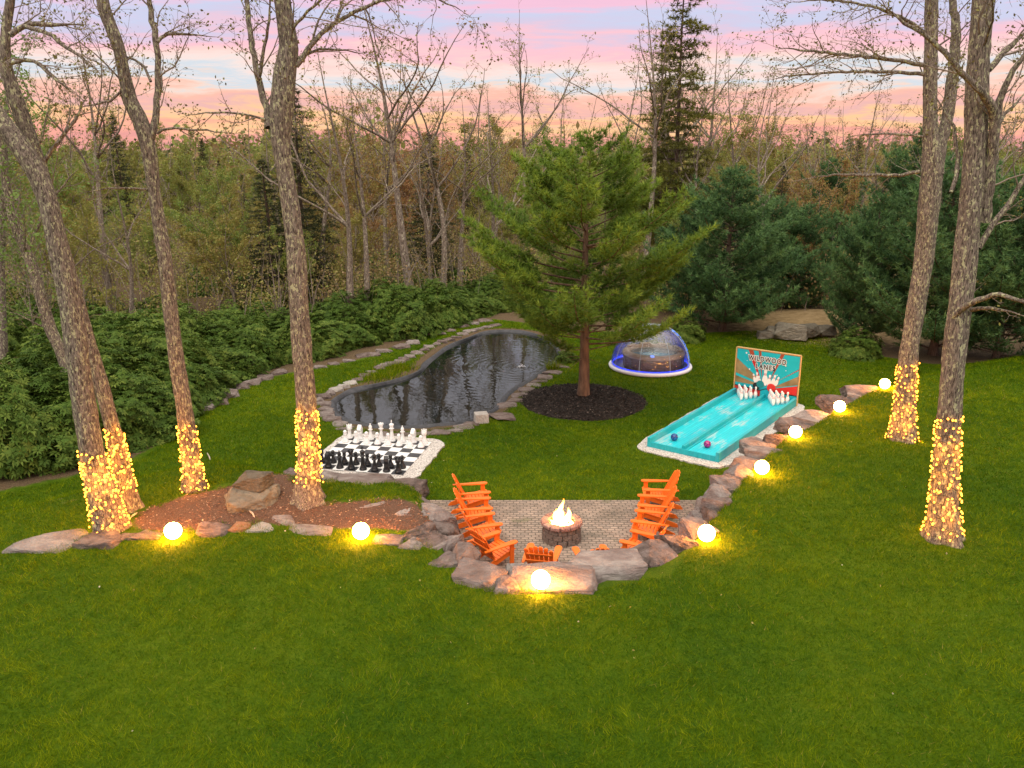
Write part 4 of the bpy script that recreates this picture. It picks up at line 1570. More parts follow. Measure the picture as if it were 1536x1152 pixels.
# ---------------------------------------------------------------- trees
class Tree:
    """wood = thick limbs (trunk part), fine = twigs, leaf = bud / leaf cards (crown part)"""
    def __init__(s, seed):
        s.rg = np.random.default_rng(seed)
        s.wood, s.fine = Acc(), Acc()
        s.lp, s.ld = [], []

    def limb(s, P, r, lvl, n=None):
        n = n or (10 if r[0] > .08 else 6 if r[0] > .03 else 4 if r[0] > .012 else 3)
        (s.wood if r[0] > .022 else s.fine).tube(P, r, n)
        if r[0] <= .022 or lvl <= 0:
            m = len(P)
            k = s.rg.integers(max(1, m // 3), m, size=max(2, m // 2))
            s.lp.append(P[k] + s.rg.normal(size=(len(k), 3)) * .02)
            s.ld.append((P[k] - P[np.maximum(k - 1, 0)]))
            s.lp.append(P[-1:])
            s.ld.append(P[-1:] - P[-2:-1])

    def grow(s, P, r, lvl, dens, Lfun, up=.25, ang=(35, 65), t0=.15, rmin=.006, curl=.16, flat=0.0, ratio=.55):
        """side shoots along polyline P (k,3) with radii r"""
        seg = np.linalg.norm(np.diff(P, axis=0), axis=1)
        cum = np.concatenate([[0], np.cumsum(seg)])
        L = cum[-1]
        n = max(1, int(L * dens * (1 - t0) + s.rg.random()))
        for i in range(n):
            t = t0 + (1 - t0) * (i + s.rg.random()) / n
            d = t * L
            k = min(np.searchsorted(cum, d, side='right') - 1, len(P) - 2)
            f = (d - cum[k]) / (seg[k] + 1e-9)
            p = P[k] * (1 - f) + P[k + 1] * f
            rr = r[k] * (1 - f) + r[k + 1] * f
            T = (P[k + 1] - P[k]) / (seg[k] + 1e-9)
            v = s.rg.normal(size=3)
            v -= T * (v @ T)
            v[2] *= (1 - flat)
            v /= np.linalg.norm(v) + 1e-9
            a = R(s.rg.uniform(*ang))
            D = T * math.cos(a) + v * math.sin(a)
            D[2] += up * s.rg.random()
            D /= np.linalg.norm(D)
            ln = Lfun(t) * s.rg.uniform(.55, 1.15)
            r0 = max(rmin, min(rr * ratio, .012 * ln + .003) * s.rg.uniform(.8, 1.1))
            m = 5 if lvl <= 1 else 8
            Q = [p]
            dd = D.copy()
            for _ in range(m):
                dd = dd + s.rg.normal(size=3) * curl + np.array([0, 0, up * .14])
                dd /= np.linalg.norm(dd)
                Q.append(Q[-1] + dd * ln / m)
            Q = np.array(Q)
            rq = r0 * (1 - np.linspace(0, 1, m + 1) * .85)
            rq = np.maximum(rq, rmin * .5)
            s.limb(Q, rq, lvl)
            if lvl > 0:
                s.grow(Q, rq, lvl - 1, s.dn[lvl - 1], lambda tt, ln=ln: ln * (.62 - .35 * tt) , up, ang, .18, rmin, curl, flat, ratio)

    dn = [5.0, 4.0, 2.0, 1.4]

    def leaves(s, frac, size, jit=.05, per=1):
        if not s.lp:
            return None
        P = np.concatenate(s.lp)
        D = np.concatenate(s.ld)
        k = np.where(s.rg.random(len(P)) < frac)[0]
        k = np.repeat(k, per)
        P = P[k] + s.rg.normal(size=(len(k), 3)) * jit
        return cards(P, size, s.rg)


def cards(P, size, rg, aspect=.55, up=.3):
    """one small pointed leaf (4 vertices, folded) at each point, facing at random"""
    n = len(P)
    a = rg.normal(size=(n, 3))
    a[:, 2] -= up
    a /= np.linalg.norm(a, axis=1)[:, None]
    b = rg.normal(size=(n, 3))
    b -= a * np.sum(a * b, 1)[:, None]
    b /= np.linalg.norm(b, axis=1)[:, None]
    sz = size * rg.uniform(.6, 1.3, n)[:, None]
    V = np.stack([P, P + a * sz * .5 + b * sz * aspect * .5, P + a * sz, P + a * sz * .5 - b * sz * aspect * .5], 1)
    F = np.arange(n * 4).reshape(n, 4)
    tint = np.repeat(rg.random(n), 4)
    return V.reshape(-1, 3), F, tint


def crown_mesh(tr, lv, mt, ml):
    Vs, Fs, Ts, mi = [], [], [], []
    off = 0
    if tr.fine.n:
        v, f = tr.fine.arrays()
        Vs.append(v)
        Fs.append(f)
        Ts.append(np.zeros(len(v)))
        mi.append(np.zeros(len(f), int))
        off = len(v)
    if lv is not None:
        v, f, t = lv
        Vs.append(v)
        Fs.append(f + off)
        Ts.append(t)
        mi.append(np.ones(len(f), int))
    return np_mesh('crown', np.concatenate(Vs), Fs, [mt, ml], np.concatenate(Ts), midx=np.concatenate(mi))


def px_path(pts, Y, dY=0.0):
    """[(px, py, width_px)] -> centre line (x, y, z, radius) standing at distance Y (leaning away by dY in all)"""
    out = []
    for i, (px, py, w) in enumerate(pts):
        q = atY(px, py, Y + dY * i / max(1, len(pts) - 1))
        out.append((*q, w * mpp(q) / 2))
    return np.array(out)


def rough_tube(acc, C, rg, n=18, flare=.0, fl_h=.5, ridge=.05):
    """a trunk with buttress flare and uneven bark outline"""
    P, r = C[:, :3], C[:, 3]
    k = len(P)
    T = np.gradient(P, axis=0)
    T /= np.linalg.norm(T, axis=1)[:, None]
    U = np.cross(T, np.array([0, 1, 0.]))
    U /= np.linalg.norm(U, axis=1)[:, None]
    Wv = np.cross(T, U)
    a = np.arange(n) * 2 * math.pi / n
    h = np.concatenate([[0], np.cumsum(np.linalg.norm(np.diff(P, axis=0), axis=1))])
    lob = 1.15 + .65 * np.cos(a * 5 + rg.uniform(0, 6)) + .35 * np.cos(a * 3 + 1)
    fl = 1 + flare * np.exp(-h / fl_h)[:, None] * lob[None, :]
    ph = rg.uniform(0, 6, 6)
    nz_ = ridge * (np.sin(a[None, :] * 6 + h[:, None] * .9 + ph[0]) * .5 + np.sin(a[None, :] * 3 + h[:, None] * 2.3 + ph[1]) * .6 + np.sin(a[None, :] * 2 - h[:, None] * 4.1 + ph[2]) * .5
                   + rg.normal(size=(k, n)) * .5)
    rr = r[:, None] * fl * (1 + nz_)
    ring = P[:, None, :] + rr[:, :, None] * (np.cos(a)[None, :, None] * U[:, None, :] + np.sin(a)[None, :, None] * Wv[:, None, :])
    i = np.arange(k - 1)[:, None] * n
    j = np.arange(n)[None, :]
    j2 = (j + 1) % n
    F = np.stack([i + j, i + j2, i + n + j2, i + n + j], -1).reshape(-1, 4) + acc.n
    acc.V.append(ring.reshape(-1, 3))
    acc.F.append(F)
    acc.n += k * n


def finish_tree(tr, base, label, bark, leafm, lv, group=None, name='deciduous_tree', cat='tree', twigm=None):
    e = empty(name, tuple(base))
    tag(e, label, cat, group)
    v, f = tr.wood.arrays()
    v = v - base
    obj('trunk', np_mesh('trunk', v, [f], bark, smooth=True), e)
    if lv is not None:
        lv = (lv[0] - base, lv[1], lv[2])
    if tr.fine.n:
        tr.fine.V = [q - base for q in tr.fine.V]
    if tr.fine.n or lv is not None:
        obj('crown', crown_mesh(tr, lv, twigm or M['twig'], leafm), e)
    return e


def hero(seed, Y, trunk, limbs, label, bark='bark', leafm='bud', flare=.35, group=None, dens=1.3, lsize=.07, frac=.5, lean=0.0, side_t0=.5, side_dens=.5, side_len=2.4, lvl=2, per=1, z0=None):
    """foreground tree: main stem and limbs follow the photo, finer branches grow from them"""
    tr = Tree(seed)
    main = catmull(px_path(trunk, Y, lean), .14)
    main[:, 3] *= .90
    if z0 is not None:
        main[0, 2] = z0
    rough_tube(tr.wood, main, tr.rg, 24, flare * .95, .36)
    base = main[0, :3].copy()
    for lim in limbs:
        dY = lim[0]
        C = px_path(lim[1], Y, dY)
        st = main[np.argmin(np.abs(main[:, 2] - C[0, 2]))]
        C[:, 1] += st[1] - Y
        C = catmull(C, .16)
        C[-4:, 3] *= np.array([.8, .6, .4, .2])
        C[:, :3] += tr.rg.normal(size=(len(C), 3)) * .012
        if C[0, 3] > .07:
            rough_tube(tr.wood, C, tr.rg, 12, .25, .25)
        else:
            tr.wood.tube(C[:, :3], C[:, 3], 7)
        kw = lim[2] if len(lim) > 2 else {}
        L = kw.get('L', 1.7)
        tr.grow(C[:, :3], C[:, 3], kw.get('lvl', lvl), kw.get('dens', dens) * 2.0, lambda t, L=L: L * (1.25 - .5 * t), up=kw.get('up', .2), t0=kw.get('t0', .12), flat=kw.get('flat', .3), curl=kw.get('curl', .16))
    if side_dens:
        tr.grow(main[:, :3], main[:, 3] * .30, 2, side_dens * 5.0, lambda t: side_len * (1.2 - .5 * t), up=.25, t0=side_t0)
    lv = tr.leaves(frac, lsize, per=per)
    return finish_tree(tr, base, label, M[bark], M[leafm], lv, group), main


ST = {}
FG = 'foreground trees wrapped in string lights'
y0 = G(166, 792, 1.0)[1]
_, ST['a'] = hero(11, y0, [(168, 796, 52), (152, 735, 44), (140, 690, 38), (126, 610, 36), (112, 500, 35), (99, 430, 33), (89, 380, 32), (74, 310, 31), (52, 255, 32), (24, 212, 32), (-8, 170, 30), (-50, 110, 26), (-90, 30, 22)],
                  [(.5, [(15, 52, 9), (40, 37, 8), (90, 36, 6), (135, 38, 3)], {'dens': 2.0, 'L': 1.3}),
                   (-.6, [(36, 40, 7), (70, 50, 6), (110, 78, 5), (150, 110, 3)], {'dens': 2.0, 'L': 1.0, 'up': -.1}),
                   (-.3, [(16, 95, 6), (50, 92, 5), (85, 120, 4), (125, 150, 2)], {'dens': 2.2, 'L': 1.0, 'up': -.1})],
                  'leaning lichen-spotted trunk nearest the left edge, wrapped low in golden string lights', group=FG, side_t0=.75, side_dens=.35, flare=.12)
y1 = G(190, 768, .9)[1]
_, ST['b'] = hero(12, y1, [(194, 772, 36), (184, 715, 29), (171, 650, 25), (152, 578, 23), (130, 500, 20), (112, 430, 18), (95, 370, 17), (80, 310, 17), (62, 255, 20), (44, 205, 24), (24, 150, 24), (10, 105, 20), (8, 60, 16), (14, 10, 14), (24, -60, 11), (30, -140, 7)],
                  [(.4, [(60, 250, 7), (85, 215, 6), (112, 180, 5), (140, 130, 3)], {'dens': 1.6, 'L': 1.2}), (.3, [(16, 95, 6), (50, 92, 5), (85, 120, 4), (125, 150, 2)], {'dens': 2.0, 'L': 1.0})],
                  'slimmer tree right behind the leaning trunk, glowing with golden string lights', group=FG, flare=.35, side_t0=.55, side_dens=.4)
y2 = G(292, 742, .85)[1]
_, ST['c'] = hero(13, y2, [(293, 745, 36), (288, 700, 29), (280, 640, 27), (268, 560, 25), (256, 470, 24), (247, 385, 23), (238, 330, 21), (230, 280, 20), (223, 225, 24), (212, 185, 25), (196, 150, 22), (186, 110, 20), (176, 66, 20), (158, 18, 20), (150, -30, 18), (140, -120, 13)],
                  [(.4, [(222, 215, 12), (231, 190, 11), (235, 150, 9), (237, 110, 9), (234, 60, 9), (226, 15, 8), (220, -50, 6)], {'dens': 1.0, 'L': 1.6}),
                   (.3, [(236, 62, 6), (250, 50, 5), (285, 52, 4), (330, 55, 2)], {'dens': 2.4, 'L': .9}),
                   (-.4, [(235, 200, 4), (255, 192, 4), (300, 195, 3), (360, 200, 2)], {'dens': 2.2, 'L': .8}),
                   (.5, [(228, 122, 4), (216, 100, 4), (180, 80, 3), (140, 60, 2)], {'dens': 2.2, 'L': .8}),
                   (-.5, [(190, 130, 4), (165, 150, 4), (140, 158, 3), (100, 165, 2)], {'dens': 2.0, 'L': .8}),
                   (-.6, [(232, 286, 4), (190, 283, 3), (150, 284, 3), (118, 292, 2)], {'dens': 2.0, 'L': .9, 'up': 0})],
                  'fork-topped tree left of the two boulders, wrapped low in golden string lights', group=FG, flare=.30, side_t0=.7, side_dens=.4)
y3 = G(461, 756, .95)[1]
_, ST['d'] = hero(14, y3, [(463, 760, 46), (462, 735, 40), (463, 690, 34), (460, 620, 33), (453, 520, 32), (447, 440, 31), (444, 380, 31), (436, 310, 29), (426, 250, 28), (421, 210, 32), (422, 175, 37), (425, 140, 39), (428, 105, 37), (433, 70, 30), (428, 35, 28), (423, -5, 27), (420, -70, 22), (424, -160, 14)],
                  [(.5, [(405, 190, 11), (396, 150, 10), (386, 110, 9), (377, 60, 8), (370, 0, 7), (362, -60, 4)], {'dens': 1.3, 'L': 1.6}),
                   (-.3, [(388, 120, 6), (396, 70, 5), (404, 30, 4), (408, -30, 3)], {'dens': 1.5, 'L': 1.0}),
                   (.6, [(444, 100, 9), (462, 74, 8), (482, 50, 7), (512, 30, 6), (560, 6, 5), (620, -12, 4), (670, 4, 3), (704, 24, 2)], {'dens': 2.0, 'L': 1.5, 'up': -.3, 'flat': .1}),
                   (.9, [(447, 86, 5), (480, 75, 4), (520, 76, 3), (560, 82, 2)], {'dens': 2.0, 'L': .9}),
                   (-.7, [(404, 180, 4), (360, 170, 3), (320, 168, 3), (270, 175, 2)], {'dens': 2.0, 'L': .9}),
                   (-.9, [(432, 50, 5), (470, 10, 4), (520, -30, 4), (600, -60, 3)], {'dens': 1.8, 'L': 1.6, 'up': -.35})],
                  'thick straight tree beside the chessboard, wrapped low in golden string lights', group=FG, flare=.42, side_t0=.75, side_dens=.5)
y4 = G(1353, 666, .80)[1]
_, ST['e'] = hero(15, y4, [(1353, 669, 40), (1356, 625, 34), (1362, 545, 30), (1374, 460, 29), (1387, 380, 30), (1393, 310, 33), (1398, 250, 33), (1396, 195, 24), (1395, 130, 22), (1397, 60, 21), (1397, 0, 20), (1398, -70, 16), (1402, -160, 10)],
                  [(.6, [(1402, 262, 19), (1411, 222, 17), (1421, 180, 17), (1427, 130, 17), (1432, 83, 15), (1434, 35, 12), (1428, -5, 10), (1420, -80, 7)], {'dens': .8, 'L': 1.8}),
                   (-1.0, [(1387, 98, 7), (1350, 92, 6), (1290, 84, 5), (1230, 78, 4), (1160, 70, 2)], {'dens': 2.6, 'L': 1.5, 'flat': .55, 'up': .05}),
                   (1.0, [(1387, 112, 6), (1340, 108, 5), (1280, 108, 4), (1210, 112, 3), (1150, 120, 2)], {'dens': 2.6, 'L': 1.4, 'flat': .55, 'up': -.1}),
                   (-1.5, [(1390, 50, 6), (1350, 25, 5), (1300, 8, 4), (1240, 0, 3), (1190, 4, 2)], {'dens': 2.6, 'L': 1.6, 'flat': .5}),
                   (.8, [(1384, 205, 4), (1330, 200, 3), (1270, 205, 2)], {'dens': 2.4, 'L': 1.1, 'flat': .6, 'up': -.1}),
                   (.2, [(1378, 258, 6), (1350, 262, 5), (1310, 263, 5), (1270, 262, 4), (1220, 266, 2), (1180, 275, 2)], {'dens': 1.8, 'L': 1.0, 'flat': .4, 'up': -.05})],
                  'twin-stemmed tree behind on the right lawn, wrapped low in golden string lights', group=FG, flare=.38, side_t0=.6, side_dens=.35)
y5 = G(1414, 806, 1.0)[1]
_, ST['f'] = hero(16, y5, [(1414, 811, 50), (1416, 770, 45), (1419, 700, 40), (1424, 620, 36), (1433, 520, 36), (1442, 440, 37), (1449, 380, 37), (1456, 310, 36), (1461, 250, 35), (1464, 190, 35), (1466, 130, 35), (1470, 60, 33), (1474, 0, 32), (1476, -80, 26), (1480, -180, 17)],
                  [(-.8, [(1476, 330, 16), (1484, 270, 15), (1489, 215, 15), (1492, 177, 15), (1486, 155, 13), (1472, 138, 11), (1441, 107, 9), (1407, 70, 7), (1357, 33, 5), (1310, -5, 3)], {'dens': 1.3, 'L': 1.2}),
                   (-.3, [(1492, 180, 12), (1500, 155, 10), (1508, 130, 9), (1520, 105, 8), (1545, 70, 6), (1570, 20, 4)], {'dens': 1.2, 'L': 1.3}),
                   (-1.2, [(1425, 480, 9), (1440, 464, 10), (1456, 455, 10), (1478, 446, 8), (1500, 442, 7), (1540, 453, 6), (1590, 460, 4)], {'dens': .9, 'L': .6, 'lvl': 1}),
                   (-1.0, [(1446, 466, 6), (1470, 462, 6), (1503, 465, 5), (1545, 477, 4)], {'dens': .8, 'L': .5, 'lvl': 1}),
                   (.3, [(1466, 372, 10), (1480, 350, 9), (1496, 326, 9), (1516, 303, 8), (1535, 268, 7), (1560, 220, 5)], {'dens': 1.0, 'L': 1.3}),
                   (.5, [(1482, 105, 10), (1500, 85, 9), (1525, 60, 8), (1560, 30, 6)], {'dens': 1.6, 'L': 1.4}),
                   (.8, [(1478, 205, 6), (1510, 170, 5), (1545, 130, 4)], {'dens': 1.6, 'L': 1.2}),
                   (.7, [(1427, 288, 6), (1434, 262, 7), (1437, 235, 6), (1430, 190, 5), (1412, 160, 4), (1394, 133, 3)], {'dens': .8, 'L': .8})],
                  'thickest tree on the right, wrapped low in golden string lights, nearest the camera', group=FG, flare=.32, side_t0=.75, side_dens=.5)
# unlit left trees in the hedge
hero(17, G(104, 668, 0)[1] + 1.2, [(118, 640, 20), (104, 570, 19), (92, 530, 18), (76, 494, 18), (63, 450, 18), (50, 405, 17), (37, 372, 16), (22, 335, 15), (10, 280, 13), (0, 210, 11), (-12, 120, 8)],
     [(.5, [(40, 380, 6), (60, 330, 5), (85, 290, 4), (120, 250, 2)], {'dens': 1.4, 'L': 1.4})], 'crooked unlit tree growing out of the hedge at the left behind the leaning trunk', flare=.1, leafm='spring_leaf', lsize=.12, frac=.9, side_t0=.3, side_dens=.9)
hero(18, G(6, 560, 0)[1] + 2, [(7, 560, 13), (4, 480, 12), (2, 400, 11), (5, 320, 10), (8, 240, 9), (10, 140, 7), (14, 40, 5)],
     [], 'pale slim tree at the very left edge standing behind the hedge', flare=.1, leafm='spring_leaf', lsize=.12, frac=.9, side_t0=.25, side_dens=1.0)

# ---------------------------------------------------------------- string lights
bulb_m = emit_mat('bulb_glow', (1.0, .36, .035), 5.5)
wire_m = plain('wire', (.02, .018, .012), .6)
bm = bmesh.new()
bmesh.ops.create_icosphere(bm, subdivisions=1, radius=.022)
for v in bm.verts:
    v.co.z *= 1.25
bulb_me = bpy.data.meshes.new('bulb')
bm.to_mesh(bulb_me)
bm.free()
bulb_me.materials.append(bulb_m)


def string_lights(main, hlo, hhi, nb, label, seed, flare, turns):
    rg = np.random.default_rng(seed)
    h = np.concatenate([[0], np.cumsum(np.linalg.norm(np.diff(main[:, :3], axis=0), axis=1))])
    base = main[0, :3]
    e = empty('string_lights', tuple(base))
    tag(e, label, 'string lights', 'golden string lights wrapped round tree trunks')
    nt = turns * 26
    tt = np.linspace(0, 1, nt)
    hh = hlo + (hhi - hlo) * tt + .05 * np.sin(tt * turns * 17) + .035 * np.sin(tt * turns * 41 + 1)
    an = tt * turns * 2 * math.pi + .25 * np.sin(tt * turns * 11)

    def at(hh, an, k):
        p = np.stack([np.interp(hh, h, main[:, i]) for i in range(4)], -1)
        r = p[:, 3] * (1.05 + flare * 1.1 * np.exp(-hh / .5)) + k
        return p[:, :3] + r[:, None] * np.stack([np.cos(an), np.sin(an), 0 * an], -1)
    Wp = at(hh, an, .012) - base
    MB().tube(Wp, .006, 4).build('wire', wire_m, e)
    ii = (np.arange(nb) + rg.uniform(-.3, .3, nb)) / nb
    hb = np.interp(ii, tt, hh) + rg.normal(size=nb) * .03
    ab = np.interp(ii, tt, an) + rg.normal(size=nb) * .12
    P = at(hb, ab, .022) - base
    front = np.cos(ab + math.pi / 2 + math.atan2(base[0], base[1]))   # bulbs turned to the lawn side come first
    o_ = np.argsort(-front)
    for k in o_[:100]:
        b_ = obj('bulb', bulb_me, e, tuple(P[k]))
        b_.rotation_euler = (rg.uniform(-.8, .8), rg.uniform(-.8, .8), 0)
    for k in o_[2:int(nb * .8):5]:           # the light the bulbs throw on bark and ground, one lamp for every few of them
        ld = bpy.data.lights.new('bulb_light', 'POINT')
        ld.energy = 2.8
        ld.color = (1.0, .40, .06)
        ld.shadow_soft_size = .03
        lo = bpy.data.objects.new('bulb_light', ld)
        q = P[k]
        cxy = np.array([np.interp(hb[k], h, main[:, i]) for i in range(2)]) - base[:2]
        v_ = q[:2] - cxy
        lo.location = (cxy[0] + v_[0] * 1.22, cxy[1] + v_[1] * 1.22, q[2])
        link(lo, e)
    rest = o_[100:]
    if len(rest):
        bv = np.array([v.co[:] for v in bulb_me.vertices])
        bf = np.array([p.vertices[:] for p in bulb_me.polygons])
        V = np.concatenate([bv + P[k] for k in rest])
        F = np.concatenate([bf + i * len(bv) for i in range(len(rest))])
        tag(obj('bulb', np_mesh('bulbs', V, [F], bulb_m), e), kind='stuff')


def span(main, py_lo, py_hi):              # trunk heights seen at two photo rows
    Y = main[0, 1]
    z = lambda py: atY(768, py, Y)[2]
    h = np.concatenate([[0], np.cumsum(np.linalg.norm(np.diff(main[:, :3], axis=0), axis=1))])
    return float(np.interp(z(py_lo), main[:, 2], h)), float(np.interp(z(py_hi), main[:, 2], h))


string_lights(ST['a'], *span(ST['a'], 788, 676), 200, 'golden string lights round the leaning trunk at the far left', 1, .14, 13)
string_lights(ST['b'], *span(ST['b'], 735, 645), 150, 'golden string lights round the slim tree behind the leaning trunk', 2, .36, 12)
string_lights(ST['c'], *span(ST['c'], 735, 638), 150, 'golden string lights round the fork-topped tree left of the boulders', 3, .3, 12)
string_lights(ST['d'], *span(ST['d'], 722, 612), 190, 'golden string lights round the thick tree beside the chessboard', 4, .42, 13)
string_lights(ST['e'], *span(ST['e'], 664, 545), 210, 'golden string lights round the twin-stemmed tree on the right lawn', 5, .38, 16)
string_lights(ST['f'], *span(ST['f'], 802, 622), 230, 'golden string lights round the thickest right tree nearest the camera', 6, .32, 16)


# ---------------------------------------------------------------- conifers
def needles(P, D, ln, wd_, npt, rg, tint, spread=.75):
    n = len(P)
    P = np.repeat(P, npt, 0)
    D = np.repeat(D, npt, 0)
    tt = np.repeat(tint, npt) + rg.normal(size=n * npt) * .10
    d = D * 1.0 + rg.normal(size=(n * npt, 3)) * spread
    d /= np.linalg.norm(d, axis=1)[:, None] + 1e-9
    s = np.cross(d, rg.normal(size=(n * npt, 3)))
    s /= np.linalg.norm(s, axis=1)[:, None] + 1e-9
    L = ln * rg.uniform(.6, 1.25, n * npt)[:, None]
    V = np.stack([P + s * wd_ * .5, P - s * wd_ * .5, P + d * L], 1).reshape(-1, 3)
    F = np.arange(n * npt * 3).reshape(-1, 3)
    return V, F, np.repeat(np.clip(tt, 0, 1), 3)


def conifer(seed, H, prof, z_lo, dz, per, nl, nw, npt, bark, leafm, trunk_r, rise=.15, droop=0.0, tip_up=.35, bl=.42, step=.24, spread=.75, dead=0, top=.3, lop=None, bare=.28):
    rg = np.random.default_rng(seed)
    wood = Acc()
    C = []
    nz_ = 24
    for i in range(nz_):
        t = i / (nz_ - 1)
        C.append((.10 * math.sin(t * 5 + seed) * t, .08 * math.cos(t * 4 + seed) * t, H * t, trunk_r * (1 - t) ** .85 + .012))
    C = np.array(C)
    rough_tube(wood, C, rg, 12, .25, .3)
    TP, TD, TT = [], [], []
    z = z_lo
    ph = rg.uniform(0, 6)
    while z < H - .15:
        nb = max(3, int(per * (1 if z < H * .8 else .8) + rg.random()))
        for k in range(nb):
            az = ph + 2 * math.pi * k / nb + rg.uniform(-.3, .3)
            L = prof(z) * rg.uniform(.72, 1.08)
            if lop: L *= lop(az, z)
            if L < .12: continue
            zz = z + rg.uniform(-.5, .5) * dz
            m = 10
            t = np.linspace(0, 1, m)
            rs = rise + .40 * (z / H) ** 3
            x = L * t
            zc = zz + L * (rs * t - droop * t ** 2 + tip_up * t ** 3 * .6)
            bend = rg.normal() * .08 * L
            ca, sa = math.cos(az), math.sin(az)
            off = bend * t ** 2
            cx0 = np.interp(zz, C[:, 2], C[:, 0])
            cy0 = np.interp(zz, C[:, 2], C[:, 1])
            B = np.stack([cx0 + x * ca - off * sa, cy0 + x * sa + off * ca, zc], -1)
            wood.tube(B, (.010 + .009 * L) * (1 - t * .85), 5)
            tb = np.clip(.5 + rg.normal() * .17, 0, 1)
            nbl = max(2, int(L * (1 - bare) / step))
            for q in range(nbl + 1):
                f = bare + (1 - bare) * (q + .3 * rg.random()) / nbl
                f = min(f, 1)
                p = np.array([np.interp(f, t, B[:, i]) for i in range(3)])
                j = min(int(f * (m - 1)), m - 2)
                T = B[j + 1] - B[j]
                T /= np.linalg.norm(T)
                for sd in ((-1, 1) if q < nbl else (0,)):
                    ll = bl * (.35 + .65 * min(1, (1 - f) * 2.2 + .25)) * min(1.3, L * .5 + .25) * rg.uniform(.6, 1.2)
                    S = np.array([-sa, ca, 0]) * sd
                    d = T * .75 + S * .8 + np.array([0, 0, .12 + .25 * tip_up + rg.normal() * .16])
                    d /= np.linalg.norm(d)
                    nt = max(1, int(ll / (nl * .55)))
                    for w in range(nt):
                        u = (w + .5) / nt
                        TP.append(p + d * ll * u + rg.normal(size=3) * .03)
                        TD.append(d + np.array([0, 0, .25 * tip_up]))
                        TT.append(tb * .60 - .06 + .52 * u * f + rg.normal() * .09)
        z += dz * rg.uniform(.8, 1.2) * (1 if z < H * .75 else .75)
        ph += 1.1
    for _ in range(dead):
        az, zz, L = rg.uniform(0, 6.28), rg.uniform(z_lo * .7, H * .45), rg.uniform(.6, 1.6)
        t = np.linspace(0, 1, 6)
        wood.tube(np.stack([L * t * math.cos(az), L * t * math.sin(az), zz + .05 * L * t - .2 * L * t ** 2], -1), .018 * (1 - t * .8), 4)
    TP.append(np.array([C[-1, 0], C[-1, 1], H]))
    TD.append(np.array([0, 0, 1.]))
    TT.append(.6)
    TD = np.array(TD)
    TD /= np.linalg.norm(TD, axis=1)[:, None]
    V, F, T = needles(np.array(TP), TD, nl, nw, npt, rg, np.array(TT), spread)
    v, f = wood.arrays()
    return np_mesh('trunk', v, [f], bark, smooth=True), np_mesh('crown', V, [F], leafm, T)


def zone_tint(x, y):                        # the woods change from green at the left over rust in the middle to olive at the right
    a = x / max(y, 1)
    v = .68 - .30 * math.exp(-((a + .12) / .11) ** 2) - .25 * math.exp(-((a - .36) / .12) ** 2) + rz_.uniform(-.16, .16)
    return min(.9, max(.08, v))


rz_ = random.Random(3)


def place(name, meshes, loc, label, cat, group=None, rz=0.0, s=1.0):
    e = empty(name, tuple(loc), rz)
    e.scale = (s, s, s) if np.isscalar(s) else s
    tag(e, label, cat, group)
    obj('trunk', meshes[0], e)
    c = obj('crown', meshes[1], e)
    v = zone_tint(loc[0], loc[1])
    c.color = (v, v, v, 1)
    return e


pq = G(875, 594, .10)
pine_prof = lambda z: 3.9 if z < 5.4 else max(.35, 3.9 * (max(.0, 9.3 - z) / 3.9) ** .85)
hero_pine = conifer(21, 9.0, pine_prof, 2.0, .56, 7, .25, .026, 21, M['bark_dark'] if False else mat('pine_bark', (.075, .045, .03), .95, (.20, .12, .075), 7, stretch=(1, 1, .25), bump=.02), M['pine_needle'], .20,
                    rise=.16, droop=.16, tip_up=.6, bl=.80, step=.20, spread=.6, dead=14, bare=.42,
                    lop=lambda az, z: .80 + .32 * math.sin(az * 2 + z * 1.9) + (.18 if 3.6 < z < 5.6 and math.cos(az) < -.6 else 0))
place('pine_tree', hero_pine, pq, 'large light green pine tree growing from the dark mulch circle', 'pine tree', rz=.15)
dark_prof = lambda z: 3.9 if z < 3.6 else max(.25, 3.9 * ((8.0 - z) / 4.4) ** .85)
dark_pine = [conifer(31 + k, 7.8, dark_prof, .35, .50, 7, .24, .034, 13, M['bark_dark'], M['dark_needle'], .16, rise=.22, droop=.10, tip_up=.55, bl=.72, step=.25, spread=.7, lop=lambda az, z: .82 + .25 * math.sin(az * 3 + z * 2.3)) for k in range(2)]
spruce_prof = lambda z: max(.15, 2.6 * (1 - z / 14) ** .9)
spruce = [conifer(41 + k, 14, spruce_prof, 1.2, .50, 6, .26, .045, 8, M['bark_dark'], M['spruce_needle'], .17, rise=.02, droop=.25, tip_up=.15, bl=.55, step=.30, spread=.8) for k in range(2)]
olive = conifer(45, 20, lambda z: max(.3, 3.9 * (1 - (z / 20.5)) ** .55) * (.55 + .45 * math.sin(z * 1.3) ** 2), 4.0, .62, 6, .32, .06, 9, M['bark_dark'], M['olive_needle'], .20, rise=.05, droop=.2, tip_up=.1, bl=.6, step=.36, spread=.9)


def at_px(px, py_base, Y=None):
    q = W(px, py_base) if Y is None else None
    return q


def by_top(meshH, px, py_top, Y, z=0.0):    # scale so that the top of a tree of height meshH is seen at py_top
    q = atY(px, py_top, Y)
    b = np.array([q[0], Y, z])
    return b, (q[2] - z) / meshH


